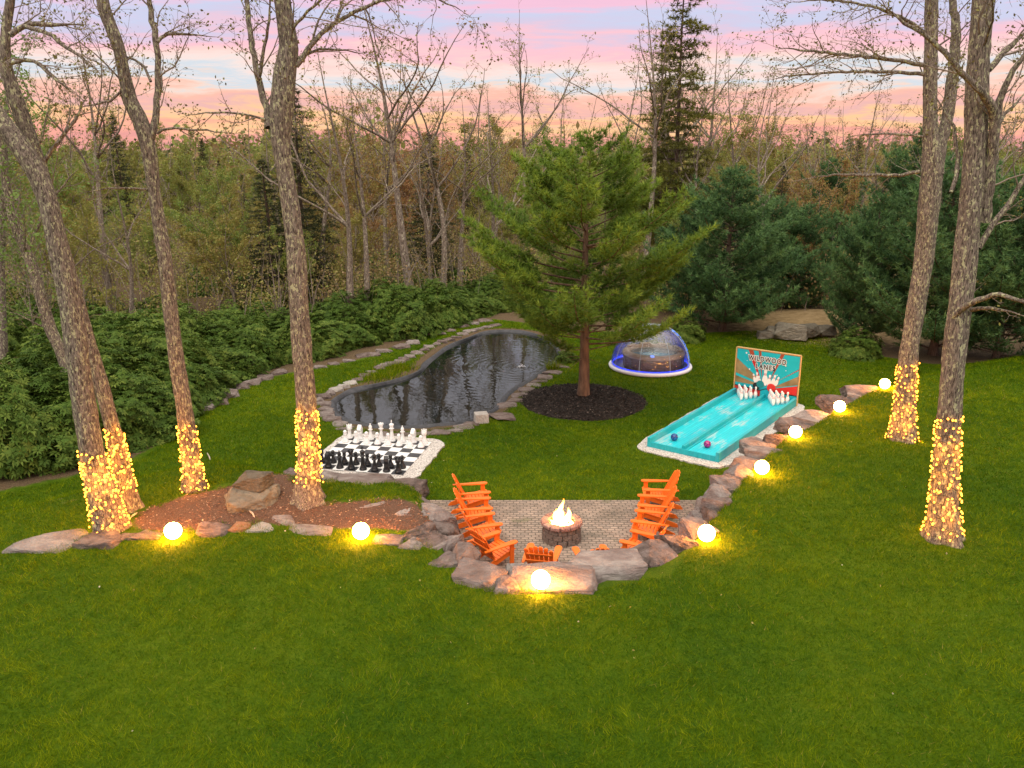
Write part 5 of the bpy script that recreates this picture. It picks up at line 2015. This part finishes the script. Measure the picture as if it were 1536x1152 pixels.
b_, s_ = by_top(7.8, 1100, 262, 42.0)
place('pine_tree', dark_pine[0], b_, 'broad blue-green pine behind the dome and the bowling lane', 'pine tree', rz=1.0, s=(s_ * 1.05, s_ * 1.05, s_))
for k, (px, top, Y, lb, ms, wd_) in enumerate([
    (1440, 245, 37.0, 'broad dark green pine behind the two right lit trees', dark_pine[1], .98),
    (1320, 300, 39.5, 'dark pine at the right end of the dry slope', dark_pine[0], .74),
    (1540, 262, 36.0, 'dark pine at the right edge of the photo', dark_pine[1], 1.02),
    (1212, 310, 47.5, 'darker hemlock standing behind the dry slope', dark_pine[1], 1.0),
    (1258, 325, 52.0, 'dim hemlock deeper behind the dry slope', dark_pine[0], 1.0),
    (1168, 300, 49.0, 'dim pine right behind the broad blue-green pine', dark_pine[1], .9),
    (1025, 330, 48.0, 'dim pine left behind the broad blue-green pine', dark_pine[0], .9),
    (1385, 200, 62.0, 'tall dark pine far behind between the right lit trees', dark_pine[0], .8),
    (1250, 240, 70.0, 'small far pine above the dry slope', dark_pine[1], .7),
]):
    b_, s_ = by_top(7.8, px, top, Y)
    place('pine_tree', ms, b_, lb, 'pine tree', rz=k * 1.3, s=(s_ * wd_, s_ * wd_, s_))
for k, (px, top, Y, lb, mi_, wd_) in enumerate([
    (640, 196, 58.0, 'dark narrow spruce in the woods left of the light green pine', 0, 1.35),
    (440, 130, 52.0, 'dark tall spruce behind the thick tree beside the chessboard', 1, 1.25),
    (395, 235, 50.0, 'shorter dark spruce left of the thick tree beside the chessboard', 0, 1.7),
    (168, 172, 70.0, 'green spruce rising above the woods at the left', 1, 1.1),
    (700, 205, 85.0, 'far spruce above the pond', 0, .9),
    (575, 415, 46.0, 'young spruce in the hedge above the pond bank', 1, .9),
    (1160, 230, 88.0, 'far spruce between the bare trees at the right', 1, .9),
    (300, 205, 95.0, 'far spruce on the skyline at the left', 0, 1.0),
    (1290, 205, 92.0, 'far spruce on the skyline at the right', 0, 1.0),
]):
    b_, s_ = by_top(14, px, top, Y)
    place('spruce_tree', spruce[mi_], b_, lb, 'spruce tree', rz=k * 1.7, s=(s_ * wd_, s_ * wd_, s_))
b_, s_ = by_top(20, 1030, -60, 56.0)
place('larch_tree', olive, b_, 'tall olive green larch rising above everything right of the light green pine', 'larch tree', s=s_)
b_, s_ = by_top(20, 1000, 60, 60.0)
place('larch_tree', olive, b_, 'slightly shorter olive larch just left of the tallest one', 'larch tree', rz=2.2, s=s_)


# ---------------------------------------------------------------- bare spring trees
def bare_tree(seed, H, r0, fork=.45, lsz=.16, frac=.8, nmain=3, L=3.2, dens=.85, per=1, t0=.42):
    tr = Tree(seed)
    rg = tr.rg
    n = 14
    t = np.linspace(0, 1, n)
    w1, w2 = rg.uniform(-2.2, 2.2, 2)
    P = np.stack([.35 * w1 * np.sin(t * 4 + seed) * t * H * .13, .35 * w2 * np.cos(t * 3.6 + seed) * t * H * .13, t * H], -1)
    P -= P[0]
    r = r0 * (1 - t) ** 1.15 + .010
    rough_tube(tr.wood, np.concatenate([P, r[:, None]], 1), rg, 9, .3, .3)
    tr.dn = [4.2, 3.0, 1.2]
    for k in range(nmain):                 # big forks
        j = int(n * rg.uniform(fork, fork + .25))
        az = rg.uniform(0, 6.28)
        m = 9
        dd = np.array([math.cos(az) * .75, math.sin(az) * .75, .8])
        Q = [P[j]]
        ln = (H - P[j, 2]) * rg.uniform(.75, 1.0)
        for _ in range(m):
            dd = dd + rg.normal(size=3) * .12 + np.array([0, 0, .06])
            dd /= np.linalg.norm(dd)
            Q.append(Q[-1] + dd * ln / m)
        Q = np.array(Q)
        rq = r[j] * .65 * (1 - np.linspace(0, 1, m + 1) * .9) + .006
        tr.wood.tube(Q, rq, 7)
        tr.grow(Q, rq, 2, dens * 1.3, lambda tt: L * .7 * (1 - .55 * tt), up=.35, t0=.15, rmin=.011)
    tr.grow(P, r, 2, dens, lambda tt: L * (1.15 - .75 * tt), up=.35, t0=t0, rmin=.011)
    lv = tr.leaves(frac, lsz, .05 if per < 3 else .11, per)
    v, f = tr.wood.arrays()
    return tr, np_mesh('trunk', v, [f], M['bark_pale'], smooth=True), lv


BARE = []
for k in range(6):
    tr, tm, lv = bare_tree(60 + k, 16.0, .17 + .02 * (k % 3), fork=.28 + .08 * (k % 3), nmain=3 + k % 3, L=3.4 + .5 * (k % 2), lsz=.14, frac=.35, t0=.36)
    BARE.append((tm, crown_mesh(tr, lv, M['twig'], M['spring_leaf'])))
LEAFY = []
for k in range(4):                          # smaller spring trees with more young leaves, branched from low down
    tr, tm, lv = bare_tree(80 + k, 9.0, .09, fork=.22, nmain=4, L=2.6, lsz=.13, frac=1.0, per=6, dens=1.3, t0=.10)
    LEAFY.append((tm, crown_mesh(tr, lv, M['twig'], M['spring_leaf'])))
SAP = []
for k in range(3):                          # bare thin understory saplings
    tr, tm, lv = bare_tree(95 + k, 6.0, .045, fork=.15, nmain=4, L=1.9, lsz=.10, frac=.5, dens=1.5, t0=.08)
    SAP.append((tm, crown_mesh(tr, lv, M['twig'], M['spring_leaf'])))
MG = 'tall bare trees along the far side of the hedge'
mid = [  # px, py_base -> pixel on the trunk's foot, top pixel, variant
    (526, 500, 500, 60, 'slim bare tree at the left end of the pond hedge'), (551, 490, 536, 120, 'bare tree with brown trunk beside the young spruce'),
    (619, 460, 541, -20, 'tall dark leaning bare tree in the middle of the pond hedge'), (648, 448, 622, 190, 'pale slightly leaning bare trunk in front of the dark narrow spruce'),
    (664, 450, 640, 70, 'pale forked bare tree right in front of the dark narrow spruce'), (490, 448, 462, 120, 'leaning bare tree just right of the thick lit tree'),
    (194, 520, 190, 210, 'small dark bare tree behind the left hedge'), (1003, 400, 1004, 20, 'straight pale bare tree just right of the light green pine'),
    (690, 440, 694, 150, 'thin bare tree above the pond right of the forked one'), (740, 430, 735, 130, 'bare tree just left of the light green pine')]
for k, (px, py, tx, ty, lb) in enumerate(mid):
    q = G(px, py, 0)
    tp = atY(tx, ty, q[1])
    Hh = tp[2] - q[2]
    e = place('bare_tree', BARE[k % 6], q, lb, 'tree', MG, rz=k * 1.1, s=(Hh / 16 * 1.25, Hh / 16 * 1.25, Hh / 16))
    e.rotation_euler = (0, math.atan2(tp[0] - q[0], Hh), 0)
for k, (px, Y, ty, lb) in enumerate([(787, 72, 15, 'big bare tree on the skyline left above the light green pine, wide fork'), (938, 78, 70, 'bare spreading tree on the skyline above the pine tip'),
                                     (1075, 70, 40, 'tall bare tree on the skyline right of the larches'), (1110, 74, 90, 'twisted bare tree on the skyline right of the larches'),
                                     (1160, 76, 105, 'shorter bare tree on the skyline above the far spruce'), (985, 54, -10, 'big spring tree with fine olive crown just left of the larches'), (725, 80, 120, 'thin bare tree on the skyline left of the big forked one'),
                                     (850, 84, 115, 'thin bare tree on the skyline behind the pine tip'), (560, 75, 100, 'bare tree on the skyline behind the leaning dark one')]):
    b_, s_ = by_top(16, px, ty, Y)
    place('bare_tree', BARE[(k * 5 + 1) % 6], b_, lb, 'tree', 'bare trees on the skyline', rz=k * 2.3, s=s_)

# the woods: one copy after another behind the hedge
rw = random.Random(77)
spots = []


def free(x, y, dmin):
    return all((x - a) ** 2 + (y - b) ** 2 > dmin * dmin for a, b in spots)


def scatter(n, y0, y1, dmin, edge):
    out = []
    tries = 0
    while len(out) < n and tries < n * 60:
        tries += 1
        y = y0 + (y1 - y0) * rw.random() ** .8
        x = rw.uniform(-.66, .66) * y + rw.uniform(-3, 3)
        if float(sdf(WOODS, np.array([x]), np.array([y]))[0]) > -edge or not free(x, y, dmin):
            continue
        spots.append((x, y))
        out.append((x, y))
    return out


for x, y in scatter(56, 44, 120, 3.2, 3.0):
    s_ = rw.uniform(.62, 1.0) * (1.0 if y < 75 else .85)
    if x > .35 * y and y < 60: s_ *= .7
    place('bare_tree', BARE[rw.randrange(6)], (x, y, 0), 'slender bare tree deep in the woods with thin young leaves', 'tree', 'bare trees in the woods', rz=rw.uniform(0, 6.28), s=s_)
for x, y in scatter(120, 41, 105, 2.1, 3.5):
    place('young_tree', LEAFY[rw.randrange(4)], (x, y, -.1), 'low spreading young tree in the woods with fresh olive or rust leaves', 'tree', 'young leafing trees in the woods', rz=rw.uniform(0, 6.28), s=rw.uniform(.5, 1.0) * (1.35 if y > 65 else 1))
for x, y in scatter(36, 36, 80, 1.3, 1.5):
    place('sapling', SAP[rw.randrange(3)], (x, y, -.05), 'thin bare sapling in the undergrowth of the woods', 'sapling', 'saplings in the undergrowth', rz=rw.uniform(0, 6.28), s=rw.uniform(.6, 1.1))
for x, y in scatter(26, 62, 125, 3.2, 8.0):
    e = place('spruce_tree', spruce[rw.randrange(2)], (x, y, 0), 'dark conifer standing among the bare trees deep in the woods', 'spruce tree', 'conifers deep in the woods', rz=rw.uniform(0, 6.28), s=rw.uniform(.45, .78))

# far woods: one mass of crowns out to the skyline
rgF = np.random.default_rng(5)
Vs, Fs, Ts = [], [], []
off = 0
wdac = Acc()
nC = 1500
yy = 112 + (420 - 112) * rgF.random(nC) ** .9
xx_ = rgF.uniform(-.74, .74, nC) * yy
for x, y in zip(xx_, yy):
    gz = (y - 120) * .006 if y > 120 else 0
    Hh = rgF.uniform(5.0, 11.0) * (1 + .25 * math.sin(x * .05 + y * .02)) * (1.25 if rgF.random() < .12 else 1)
    con = rgF.random() < .25
    n = 60 if y < 220 else 36
    if con:
        t = rgF.random(n)
        zc = gz + Hh * 1.05 * t
        r = (1 - t) * Hh * .2 + .1
        a = rgF.uniform(0, 6.28, n)
        P = np.stack([x + r * np.cos(a), y + r * np.sin(a), zc], -1)
        base = .10
    else:
        d = rgF.normal(size=(n, 3))
        d /= np.linalg.norm(d, axis=1)[:, None]
        d *= rgF.random(n)[:, None] ** .4
        P = np.array([x, y, gz + Hh * .62]) + d * np.array([Hh * .30, Hh * .30, Hh * .40])
        base = rgF.choice([.35, .5, .65, .8])
        wdac.tube(np.array([[x, y, gz - .5], [x + rgF.normal() * .3, y, gz + Hh * .5], [x + rgF.normal() * .6, y, gz + Hh * .98]]), [.16, .1, .02], 4)
    v, f, t = cards(P, .95 if y < 220 else 1.5, rgF, .7)
    Vs.append(v)
    Fs.append(f + off)
    off += len(v)
    Ts.append(np.clip(base + (t - .5) * .3, 0, 1))
far_m = leaf_mat('far_foliage', [(0, (.06, .085, .03)), (.22, (.13, .15, .04)), (.36, (.30, .19, .10)), (.5, (.28, .22, .08)), (.65, (.28, .27, .06)), (.85, (.22, .28, .06)), (1, (.26, .32, .08))], transl=.3)
v, f = wdac.arrays()
o = obj('far_woods', np_mesh('far_woods', np.concatenate(Vs + [v]), [np.concatenate(Fs), f + off], [far_m, M['twig']], np.concatenate(Ts + [np.zeros(len(v))]),
                             midx=np.concatenate([np.zeros(sum(len(q) for q in Fs), int), np.ones(len(f), int)])))
tag(o, 'far woods of olive and dark green crowns reaching to the skyline', 'woods', kind='stuff')


# undergrowth of the woods: thin stems and half open leaves, one mass nobody could count
n = 3500
Y = 40 + 85 * rgF.random(n) ** 1.2
X = rgF.uniform(-.68, .68, n) * Y
kk = sdf(WOODS, X, Y) < -3.0
X, Y = X[kk], Y[kk]
n = len(X)
Hs = rgF.uniform(1.2, 5.5, n) * np.where(X > .12 * Y, .75, 1)
le = rgF.normal(size=(n, 2)) * .28 * Hs[:, None]
a = rgF.uniform(0, 6.28, n)
s = np.stack([np.cos(a), np.sin(a), 0 * a], -1) * rgF.uniform(.012, .035, n)[:, None]
P0 = np.stack([X, Y, 0 * X - .1], -1)
P1 = P0 + np.stack([le[:, 0] * .4, le[:, 1] * .4, Hs * .55], -1)
P2 = P0 + np.stack([le[:, 0], le[:, 1], Hs], -1)
V1 = np.stack([P0 - s, P0 + s, P1 + s * .7, P1 - s * .7, P2], 1).reshape(-1, 3)
i5 = np.arange(n)[:, None] * 5
F4, F3 = i5 + np.array([[0, 1, 2, 3]]), i5 + np.array([[3, 2, 4]])
nb = 1500                                   # half open shrubs of the undergrowth
By = 42 + 80 * rgF.random(nb) ** 1.1
Bx = rgF.uniform(-.68, .68, nb) * By
kk = sdf(WOODS, Bx, By) < -4.0
Bx, By = Bx[kk], By[kk]
nb = len(Bx)
m_ = 170
d = rgF.normal(size=(nb, m_, 3))
d /= np.linalg.norm(d, axis=2)[:, :, None]
d *= rgF.random((nb, m_, 1)) ** .35
Br = rgF.uniform(.7, 1.9, nb)
Bh = Br * rgF.uniform(.6, 1.9, nb)
P = np.stack([Bx, By, Bh], -1)[:, None, :] + d * np.stack([Br, Br, Br * .9], -1)[:, None, :]
Bt = np.repeat(np.array([zone_tint(a_, b_) for a_, b_ in zip(Bx, By)]), m_)
P = P.reshape(-1, 3)
v, f, t = cards(P, .15, rgF, .6)
t = np.repeat(np.clip(.22 + .55 * Bt + rgF.normal(size=len(P)) * .12, .1, 1), 4)
o = obj('undergrowth', np_mesh('undergrowth', np.concatenate([V1, v]), [F4, F3, f + len(V1)], [M['twig'], far_m], np.concatenate([np.zeros(len(V1)), t]),
                               midx=np.concatenate([np.zeros(2 * n, int), np.ones(len(f), int)])))
tag(o, 'tangled olive and rust undergrowth filling the woods behind the hedges', 'undergrowth', kind='stuff')


# ---------------------------------------------------------------- evergreen hedge: rhododendron bushes
def rhodo(seed, n=1500):
    rg = np.random.default_rng(seed)
    d = rg.normal(size=(n, 3))
    d[:, 2] = np.abs(d[:, 2]) * 1.0 - .12
    d /= np.linalg.norm(d, axis=1)[:, None]
    lump = 1 + .16 * np.sin(d[:, 0] * 5 + seed) * np.cos(d[:, 1] * 4.3) + .12 * np.sin(d[:, 2] * 6 + d[:, 0] * 7 + seed)
    r = lump * np.where(rg.random(n) < .75, rg.uniform(.90, 1.04, n), rg.uniform(.6, .9, n))
    C = d * r[:, None] * np.array([1.35, 1.35, 1.15]) + np.array([0, 0, .12])
    C[:, 2] = np.maximum(C[:, 2], .04)
    up = d * .7 + np.array([0, 0, .75]) + rg.normal(size=(n, 3)) * .25
    up /= np.linalg.norm(up, axis=1)[:, None]
    s1 = np.cross(up, rg.normal(size=(n, 3)))
    s1 /= np.linalg.norm(s1, axis=1)[:, None]
    s2 = np.cross(up, s1)
    base = np.clip(.42 + rg.normal(size=n) * .16, 0, 1)
    K = 8
    Vs, T = [], []
    for k in range(K):
        a = 2 * math.pi * k / K + rg.uniform(-.25, .25, n)
        out = np.cos(a)[:, None] * s1 + np.sin(a)[:, None] * s2
        sd = -np.sin(a)[:, None] * s1 + np.cos(a)[:, None] * s2
        L = rg.uniform(.10, .155, n)[:, None]
        w = L * .17
        dr = rg.uniform(-.2, .3, n)[:, None]
        p0 = C + out * .01
        p1 = C + out * L * .5 + up * L * (.16 - .1 * dr)
        p2 = C + out * L * .98 - up * L * dr * .5
        Vs.append(np.stack([p0, p1 + sd * w, p2, p1 - sd * w], 1))
        T.append(np.repeat((base + rg.normal(size=n) * .1)[:, None], 4, 1))
    V = np.stack(Vs, 1).reshape(-1, 3)
    F = np.arange(len(V)).reshape(-1, 4)
    crown = np_mesh('crown', V, [F], M['rhodo'], np.clip(np.stack(T, 1).reshape(-1), 0, 1))
    st = Acc()
    for k in range(26):
        j = rg.integers(n)
        e_ = C[j] * .93
        b0 = np.array([rg.normal() * .12, rg.normal() * .12, -.2])
        mid_ = (b0 + e_) / 2 + rg.normal(size=3) * .12
        st.tube(np.array([b0, mid_, e_]), [.022, .015, .006], 5)
    v, f = st.arrays()
    return np_mesh('stems', v, [f], M['bark_dark'], smooth=True), crown


RH = [rhodo(120 + k) for k in range(4)]


def bush(x, y, s, label, group, rz):
    e = empty('rhododendron', (x, y, H1(x, y) - .05), rz)
    e.scale = s
    tag(e, label, 'shrub', group)
    m_ = RH[rw.randrange(4)]
    obj('stems', m_[0], e)
    obj('crown', m_[1], e)


def edge_line(pts, z=0):
    return [G(px, py, z) for px, py in pts]


BL = 'rhododendron bushes of the left hedge'
BP = 'rhododendron bushes of the pond hedge'
hedge_l = [(-40, 722, 1.5), (25, 712, 1.5), (85, 700, 1.55), (150, 690, 1.5), (205, 672, 1.35), (255, 645, 1.2), (285, 615, 1.0)]
for row in range(6):
    for k, (px, py, s) in enumerate(hedge_l):
        q = G(px, py, .0)
        x = q[0] - .3 * row + rw.uniform(-.4, .4) - .9
        y = q[1] + 1.5 + row * 2.3 + rw.uniform(-.4, .4)
        sc = s * rw.uniform(.72, 1.15)
        bush(x, y, (sc, sc, sc * rw.uniform(.85, 1.45)), 'large dark green rhododendron in the front row of the left hedge' if row == 0 else 'dark green rhododendron behind the front row of the left hedge',
             BL + (', front row' if row == 0 else ', behind'), rw.uniform(0, 6.28))
hedge_p = [(318, 588, 1.0), (345, 572, 1.05), (378, 556, 1.1), (410, 548, 1.0), (445, 540, 1.05), (478, 536, 1.1), (510, 528, 1.1), (545, 518, 1.0), (600, 508, 1.15), (632, 498, 1.15), (662, 488, 1.1), (692, 478, 1.1), (722, 470, 1.0), (760, 470, 1.0), (810, 476, 1.0)]
for row in range(3):
    for k, (px, py, s) in enumerate(hedge_p):
        q = G(px, py, .0)
        x = q[0] - .25 * row + rw.uniform(-.5, .5) - .3
        y = q[1] + .9 + row * 2.6 + rw.uniform(-.5, .5)
        sc = s * rw.uniform(.72, 1.15)
        if 2 <= k <= 3 and row == 0: sc *= .7
        bush(x, y, (sc * 1.05, sc * 1.05, sc * rw.uniform(.8, 1.35)), 'dark green rhododendron in the front row of the hedge above the pond' if row == 0 else 'dark green rhododendron behind the front row of the pond hedge',
             BP + (', front row' if row == 0 else ', behind'), rw.uniform(0, 6.28))
for x, y in scatter(46, 38, 66, 1.5, 3.0):
    if x > 6: continue
    sc = rw.uniform(.8, 1.3)
    bush(x, y, (sc, sc, sc * .9), 'rhododendron scattered under the trees of the woods', 'rhododendrons scattered in the woods', rw.uniform(0, 6.28))
for px, py, sc in [(5, 512, 1.3), (45, 505, 1.3), (-25, 530, 1.4), (85, 512, 1.2), (20, 470, 1.2)]:
    q = G(px, py, 0)
    bush(q[0], q[1], (sc, sc, sc), 'dark green rhododendron behind the front row of the left hedge', BL + ', behind', rw.uniform(0, 6.28))
for px, py, sc, lb in [(1030, 512, .7, 'small leafy bush right behind the dome'), (1288, 536, .8, 'small dark bush at the corner of the right pines'), (850, 545, .35, 'low bush on the pond bank beside the pine mulch')]:
    q = G(px, py, 0)
    bush(q[0], q[1] + .4, (sc, sc, sc * 1.1), lb, None, 1.0)

# ---------------------------------------------------------------- lawn grass blades
rgG = np.random.default_rng(9)


def blades(n, x0, x1, y0, y1, hh, ww, name, label):
    Y = (rgG.random(n) * (y1 ** .8 - y0 ** .8) + y0 ** .8) ** 1.25
    X = rgG.uniform(-1, 1, n) * (Y * .68 + 2.8)
    ok = (X > x0) & (X < x1)
    ok &= sdf(BED, X, Y) > .02 + .7 * (vnoise(X, Y, .35, 5) - .55)
    ok &= sdf(POND, X, Y) > .55
    ok &= sdf(WOODS, X, Y) > .25
    ok &= sdf(PATIO, X, Y) > .02
    ok &= np.hypot(X - dc[0], Y - dc[1]) > rad
    for c, u, ex, ey in ((pc, lu, LWD / 2 + .36, LLN / 2 + .36), (bc + ux * .12, ux, s2 + .30, s2 + .32)):
        dx, dy = X - c[0], Y - c[1]
        ok &= ~((np.abs(dx * u[0] + dy * u[1]) < ex) & (np.abs(-dx * u[1] + dy * u[0]) < ey))
    ok &= np.hypot(X - dq[0], Y - dq[1]) > DR + .02
    X, Y = X[ok], Y[ok]
    n = len(X)
    Z = hgt(X, Y)
    a = rgG.uniform(0, 2 * math.pi, n)
    clump = (vnoise(X, Y, .16) - .5) * 1.7 + (vnoise(X, Y, .55, 3.1) - .5) * 1.3
    big = wob(X, Y, .28, 2.0)
    h_ = hh * rgG.uniform(.55, 1.25, n) * (1 + .28 * clump)
    w = ww * rgG.uniform(.7, 1.3, n) * (1 + np.clip((Y - 12) / 11, 0, 3))
    lean = rgG.normal(size=(n, 2)) * .7 * h_[:, None] + np.stack([vnoise(X, Y, .3, 7) - .5, vnoise(X, Y, .3, 9) - .5], -1) * 1.3 * h_[:, None]
    P = np.stack([X, Y, Z - .01], -1)
    s = np.stack([np.cos(a), np.sin(a), 0 * a], -1) * w[:, None] * .5
    V = np.stack([P - s, P + s, P + np.stack([lean[:, 0], lean[:, 1], h_], -1)], 1).reshape(-1, 3)
    t = .42 + .20 * clump + .17 * big + rgG.normal(size=n) * .20
    t = np.where(rgG.random(n) < .012, 1.0, np.clip(t, 0, .9))
    o = obj(name, np_mesh(name, V, [np.arange(n * 3).reshape(-1, 3)], M['grass_blade'], np.repeat(t, 3)))
    tag(o, label, 'grass', kind='stuff')


blades(1400000, -36, 48, 8.7, 47, .072, .0085, 'lawn_grass', 'short mown green grass of the lawns')

# bark chips on the mulch, fallen pale leaves and petals on the lawn
n = 30000
X = rgG.uniform(-14, -1.5, n)
Y = rgG.uniform(15, 26, n)
k = sdf(BED, X, Y) < .05
P = np.stack([X[k], Y[k], hgt(X[k], Y[k]) + .015], -1)
chip_m = leaf_mat('bark_chip', [(0, (.07, .03, .018)), (.6, (.20, .095, .055)), (.93, (.32, .19, .12)), (1, (.55, .42, .28))], transl=0, rough=.9)
v, f, t = cards(P, .065, rgG, .5, 0)
v = v.reshape(-1, 4, 3)
v[:, :, 2] = P[:, None, 2] + (v[:, :, 2] - P[:, None, 2]) * .35
tag(obj('bark_chips', np_mesh('bark_chips', v.reshape(-1, 3), [f], chip_m, t)), 'red brown bark chips and dead leaves covering the mulch bank', 'mulch', kind='stuff')
n = 200
Y = 10 + 32 * rgG.random(n)
X = rgG.uniform(-.62, .62, n) * Y
k = (sdf(POND, X, Y) > .5) & (sdf(WOODS, X, Y) > .5)
P = np.stack([X[k], Y[k], hgt(X[k], Y[k]) + .05], -1)
pet_m = leaf_mat('fallen_leaf', [(0, (.30, .26, .08)), (.5, (.45, .40, .14)), (1, (.55, .50, .36))], transl=.2)
v, f, t = cards(P, .045, rgG, .7, 0)
tag(obj('fallen_leaves', np_mesh('fallen_leaves', v, [f], pet_m, t)), 'scattered pale fallen leaves on the lawn', 'leaves', kind='stuff')
n = 9000
a_, r_ = rgG.uniform(0, 6.28, n), rad * np.sqrt(rgG.random(n)) * .99
P = np.stack([dc[0] + r_ * np.cos(a_), dc[1] + r_ * np.sin(a_), .13 * (1 - (r_ / rad) ** 3) + .035], -1)
v, f, t = cards(P, .11, rgG, .4, 0)
v = v.reshape(-1, 4, 3)
v[:, :, 2] = P[:, None, 2] + (v[:, :, 2] - P[:, None, 2]) * .4
dch = leaf_mat('dark_chip', [(0, (.008, .006, .005)), (.6, (.03, .022, .018)), (.97, (.08, .06, .05)), (1, (.2, .16, .13))], transl=0, rough=.95)
tag(obj('bark_chips', np_mesh('bark_chips', v.reshape(-1, 3), [f], dch, t)), 'dark shredded bark chips covering the round bed under the pine', 'mulch', kind='stuff')
stick_m = mat('pale_wood_stick', (.5, .42, .32), .8, (.38, .30, .22), 6)
for (xa, ya), (xb, yb), lb in [((311, 681), (316, 695), 'pale thin stick lying on the lawn right of the fork-topped tree'), ((374, 768), (382, 779), 'pale thin stick lying on the mulch bank'), ((196, 778), (206, 772), 'short pale stick lying beside the leaning trunk')]:
    p, q = W(xa, ya), W(xb, yb)
    p[2] += .03
    q[2] += .05
    tag(MB().tube([p, (p + q) / 2 + np.array([.02, 0, .02]), q], [.018, .02, .012], 6).build('fallen_stick', stick_m), lb, 'stick')
# tufts at the pond: marsh grass on the bank inside the edging, reeds by the pine
rgR = np.random.default_rng(31)
for px, py, nn_, hh, rr_, lb in [(570, 566, 240, .30, 1.0, 'loose marsh grass on the bank inside the pond edging'), (600, 553, 160, .32, .55, 'green marsh grass clump near the bend of the pond'), (828, 552, 60, .45, .28, 'reed tuft at the right shore of the pond')]:
    q = G(px, py, 0)
    n = nn_ * 3
    X = q[0] + rgR.normal(size=n) * rr_ * .6
    Y = q[1] + rgR.normal(size=n) * rr_ * .45
    k = sdf(POND, X, Y) > .05
    X, Y = X[k], Y[k]
    n = len(X)
    h_ = hh * rgR.uniform(.4, 1.1, n)
    a = rgR.uniform(0, 6.28, n)
    P = np.stack([X, Y, hgt(X, Y)], -1)
    s = np.stack([np.cos(a), np.sin(a), 0 * a], -1) * .012
    le = rgR.normal(size=(n, 2)) * .35 * h_[:, None]
    V = np.stack([P - s, P + s, P + np.stack([le[:, 0], le[:, 1], h_], -1)], 1).reshape(-1, 3)
    tag(obj('marsh_grass', np_mesh('marsh_grass', V, [np.arange(n * 3).reshape(-1, 3)], M['grass_blade'], np.repeat(np.clip(.6 + rgR.normal(size=n) * .25, 0, 1), 3))), lb, 'grass clump')
